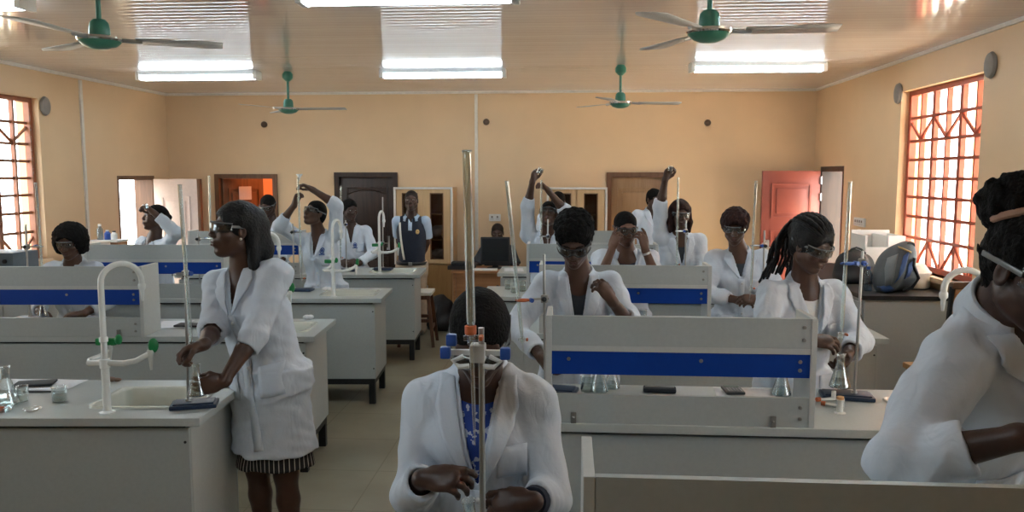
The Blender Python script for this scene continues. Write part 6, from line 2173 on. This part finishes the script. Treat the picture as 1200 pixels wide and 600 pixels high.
# black rucksack on the floor by the cabinet
rc = at(514, 366, 9.42)
f = Field(Vector((rc.x - 0.3, 9.1, -0.03)), Vector((rc.x + 0.35, 9.75, 0.55)), 0.012)
f.ell(Vector((rc.x + 0.02, 9.45, 0.17)), (0.17, 0.13, 0.26), None, 0.0)
f.ell(Vector((rc.x + 0.0, 9.40, 0.10)), (0.19, 0.15, 0.12), None, 0.06)
f.ripple(0.008, 24, 17)
f.ell(Vector((rc.x, 9.45, -0.7)), (1.5, 1.5, 0.703), None, 0.0, 's')
me, P_, Q_ = f.mesh('rucksack', (rc.x, 9.45, 0))
me.materials.append(M_black)
me.polygons.foreach_set('use_smooth', [True] * len(me.polygons))
rk = bpy.data.objects.new('rucksack', me)
COL.objects.link(rk)
rk.location = (rc.x, 9.45, 0.0)
tag(rk, 'black rucksack on the floor between the cabinet and the desk', 'rucksack')
for s in (0, 1):
    MB().tube([(-0.06 - 0.03 * s, -0.10, 0.40), (-0.14, -0.13, 0.28), (-0.17, -0.14, 0.14), (-0.12, -0.17, 0.04)], 0.011, 8).build('strap', M_greyplastic, rk)

# ------------------------------------------------------------------ the left wall bench
lb_ = thing('wall_bench', 'grey cupboard bench along the left wall under the brown window', 'bench', (XL + 0.02, 6.0, 0))
MB().box((0, -0.02, 0.895), (0.66, 2.5, 0.93), 0.004).build('worktop', M_top, lb_, smooth=False)
MB().box((0.0, 0.0, 0.08), (0.62, 0.02, 0.895)).build('end_panel', M_greyl, lb_, smooth=False)
MB().box((0.60, 0.021, 0.08), (0.62, 2.48, 0.895)).build('front_panel', M_grey, lb_, smooth=False)
MB().box((0.02, 0.04, 0), (0.58, 2.46, 0.079)).build('plinth', M_legs, lb_, smooth=False)
for k in range(4):
    d_ = MB().box((0.6205, 0.05 + k * 0.6, 0.12), (0.636, 0.62 + k * 0.6, 0.86), 0.002).build('cupboard_door', M_greyl, lb_, smooth=False)
    MB().tube([(0.65, 0.10 + k * 0.6, 0.70), (0.65, 0.10 + k * 0.6, 0.80)], 0.005, 8).build('handle', M_steel, d_)
xo = at(20, 300, 6.35).x
ov = thing('blue_grey_instrument', 'blue-grey instrument case at the left edge under the brown window', 'instrument', (xo - 0.12, 6.35, ZW))
M_inst = mat('blue_grey_case', (0.10, 0.14, 0.17), 0.45, var=0.05)
MB().box((-0.20, -0.16, 0.02), (0.20, 0.16, 0.30), 0.012).build('case', M_inst, ov)
MB().box((-0.17, -0.172, 0.06), (0.06, -0.158, 0.26), 0.004).build('door_panel', mat('blue_grey_panel', (0.13, 0.17, 0.20), 0.3), ov)
for k in range(3):
    MB().lathe([(0, 0), (0.018, 0), (0.016, 0.016), (0, 0.018)], (0.13, -0.159, 0.09 + k * 0.07), 14, Matrix.Rotation(math.radians(90), 3, 'X')).build('dial', M_black, ov)
for sx in (-0.16, 0.16):
    for sy in (-0.12, 0.12):
        MB().lathe([(0, 0), (0.014, 0), (0.016, 0.021), (0, 0.021)], (sx, sy, 0), 10).build('foot', M_black, ov)
x1_, x2_ = at(92, 300, 7.4).x, at(113, 300, 7.4).x
cbx = MB().box((0, 0, 0), (x2_ - x1_, 0.25, at(100, 285, 7.4).z - ZW), 0.006).build('carton', mat('cream_card', (0.62, 0.54, 0.46), 0.7), None, (max(x1_, XL + 0.05), 7.4, ZW))
tag(cbx, 'pale carton on the left wall bench behind the student with an afro', 'carton')
x3, x4 = at(111, 300, 7.85).x, at(144, 300, 7.85).x
rk_ = thing('bottle_rack', 'wooden rack with a white top on the left wall bench by the bright doorway', 'rack', (x3, 7.75, ZW))
wr, hr = x4 - x3, at(120, 284, 7.75).z - ZW
M_rack = wood('rack_wood', (0.34, 0.17, 0.08), (0.44, 0.24, 0.12), 0.5, 2.0)
MB().box((0, 0, 0), (0.02, 0.2, hr)).box((wr - 0.02, 0, 0), (wr, 0.2, hr)).box((0.02, 0.18, 0), (wr - 0.02, 0.2, hr)).box((0.02, 0, 0.0), (wr - 0.02, 0.18, 0.02)).box((0.02, 0, hr * 0.5), (wr - 0.02, 0.18, hr * 0.5 + 0.015)).build('rack_frame', M_rack, rk_, smooth=False)
MB().box((-0.01, -0.01, hr), (wr + 0.01, 0.21, hr + 0.02), 0.003).build('white_top', M_whiteplastic, rk_, smooth=False)
for k, (dx, h, m_, lb2) in enumerate(((0.07, 0.16, M_pet, 'clear blue bottle on the white-topped rack'), (0.15, 0.10, M_clampblue, 'short blue jar on the white-topped rack'), (0.22, 0.09, M_whiteplastic, 'short white jar on the white-topped rack'))):
    bt = thing('reagent_bottle', lb2, 'bottle', (x3 + dx, 7.85, ZW + hr + 0.0205), 0, 'bottles on the rack')
    MB().lathe([(0, 0), (0.03, 0), (0.032, 0.005), (0.032, h * 0.65), (0.016, h * 0.8), (0.015, h * 0.86), (0, h * 0.86)], (0, 0, 0), 18).build('bottle_body', m_, bt)
    MB().lathe([(0, h * 0.861), (0.017, h * 0.861), (0.017, h), (0, h)], (0, 0, 0), 14).build('bottle_cap', M_whiteplastic if k != 2 else M_black, bt)
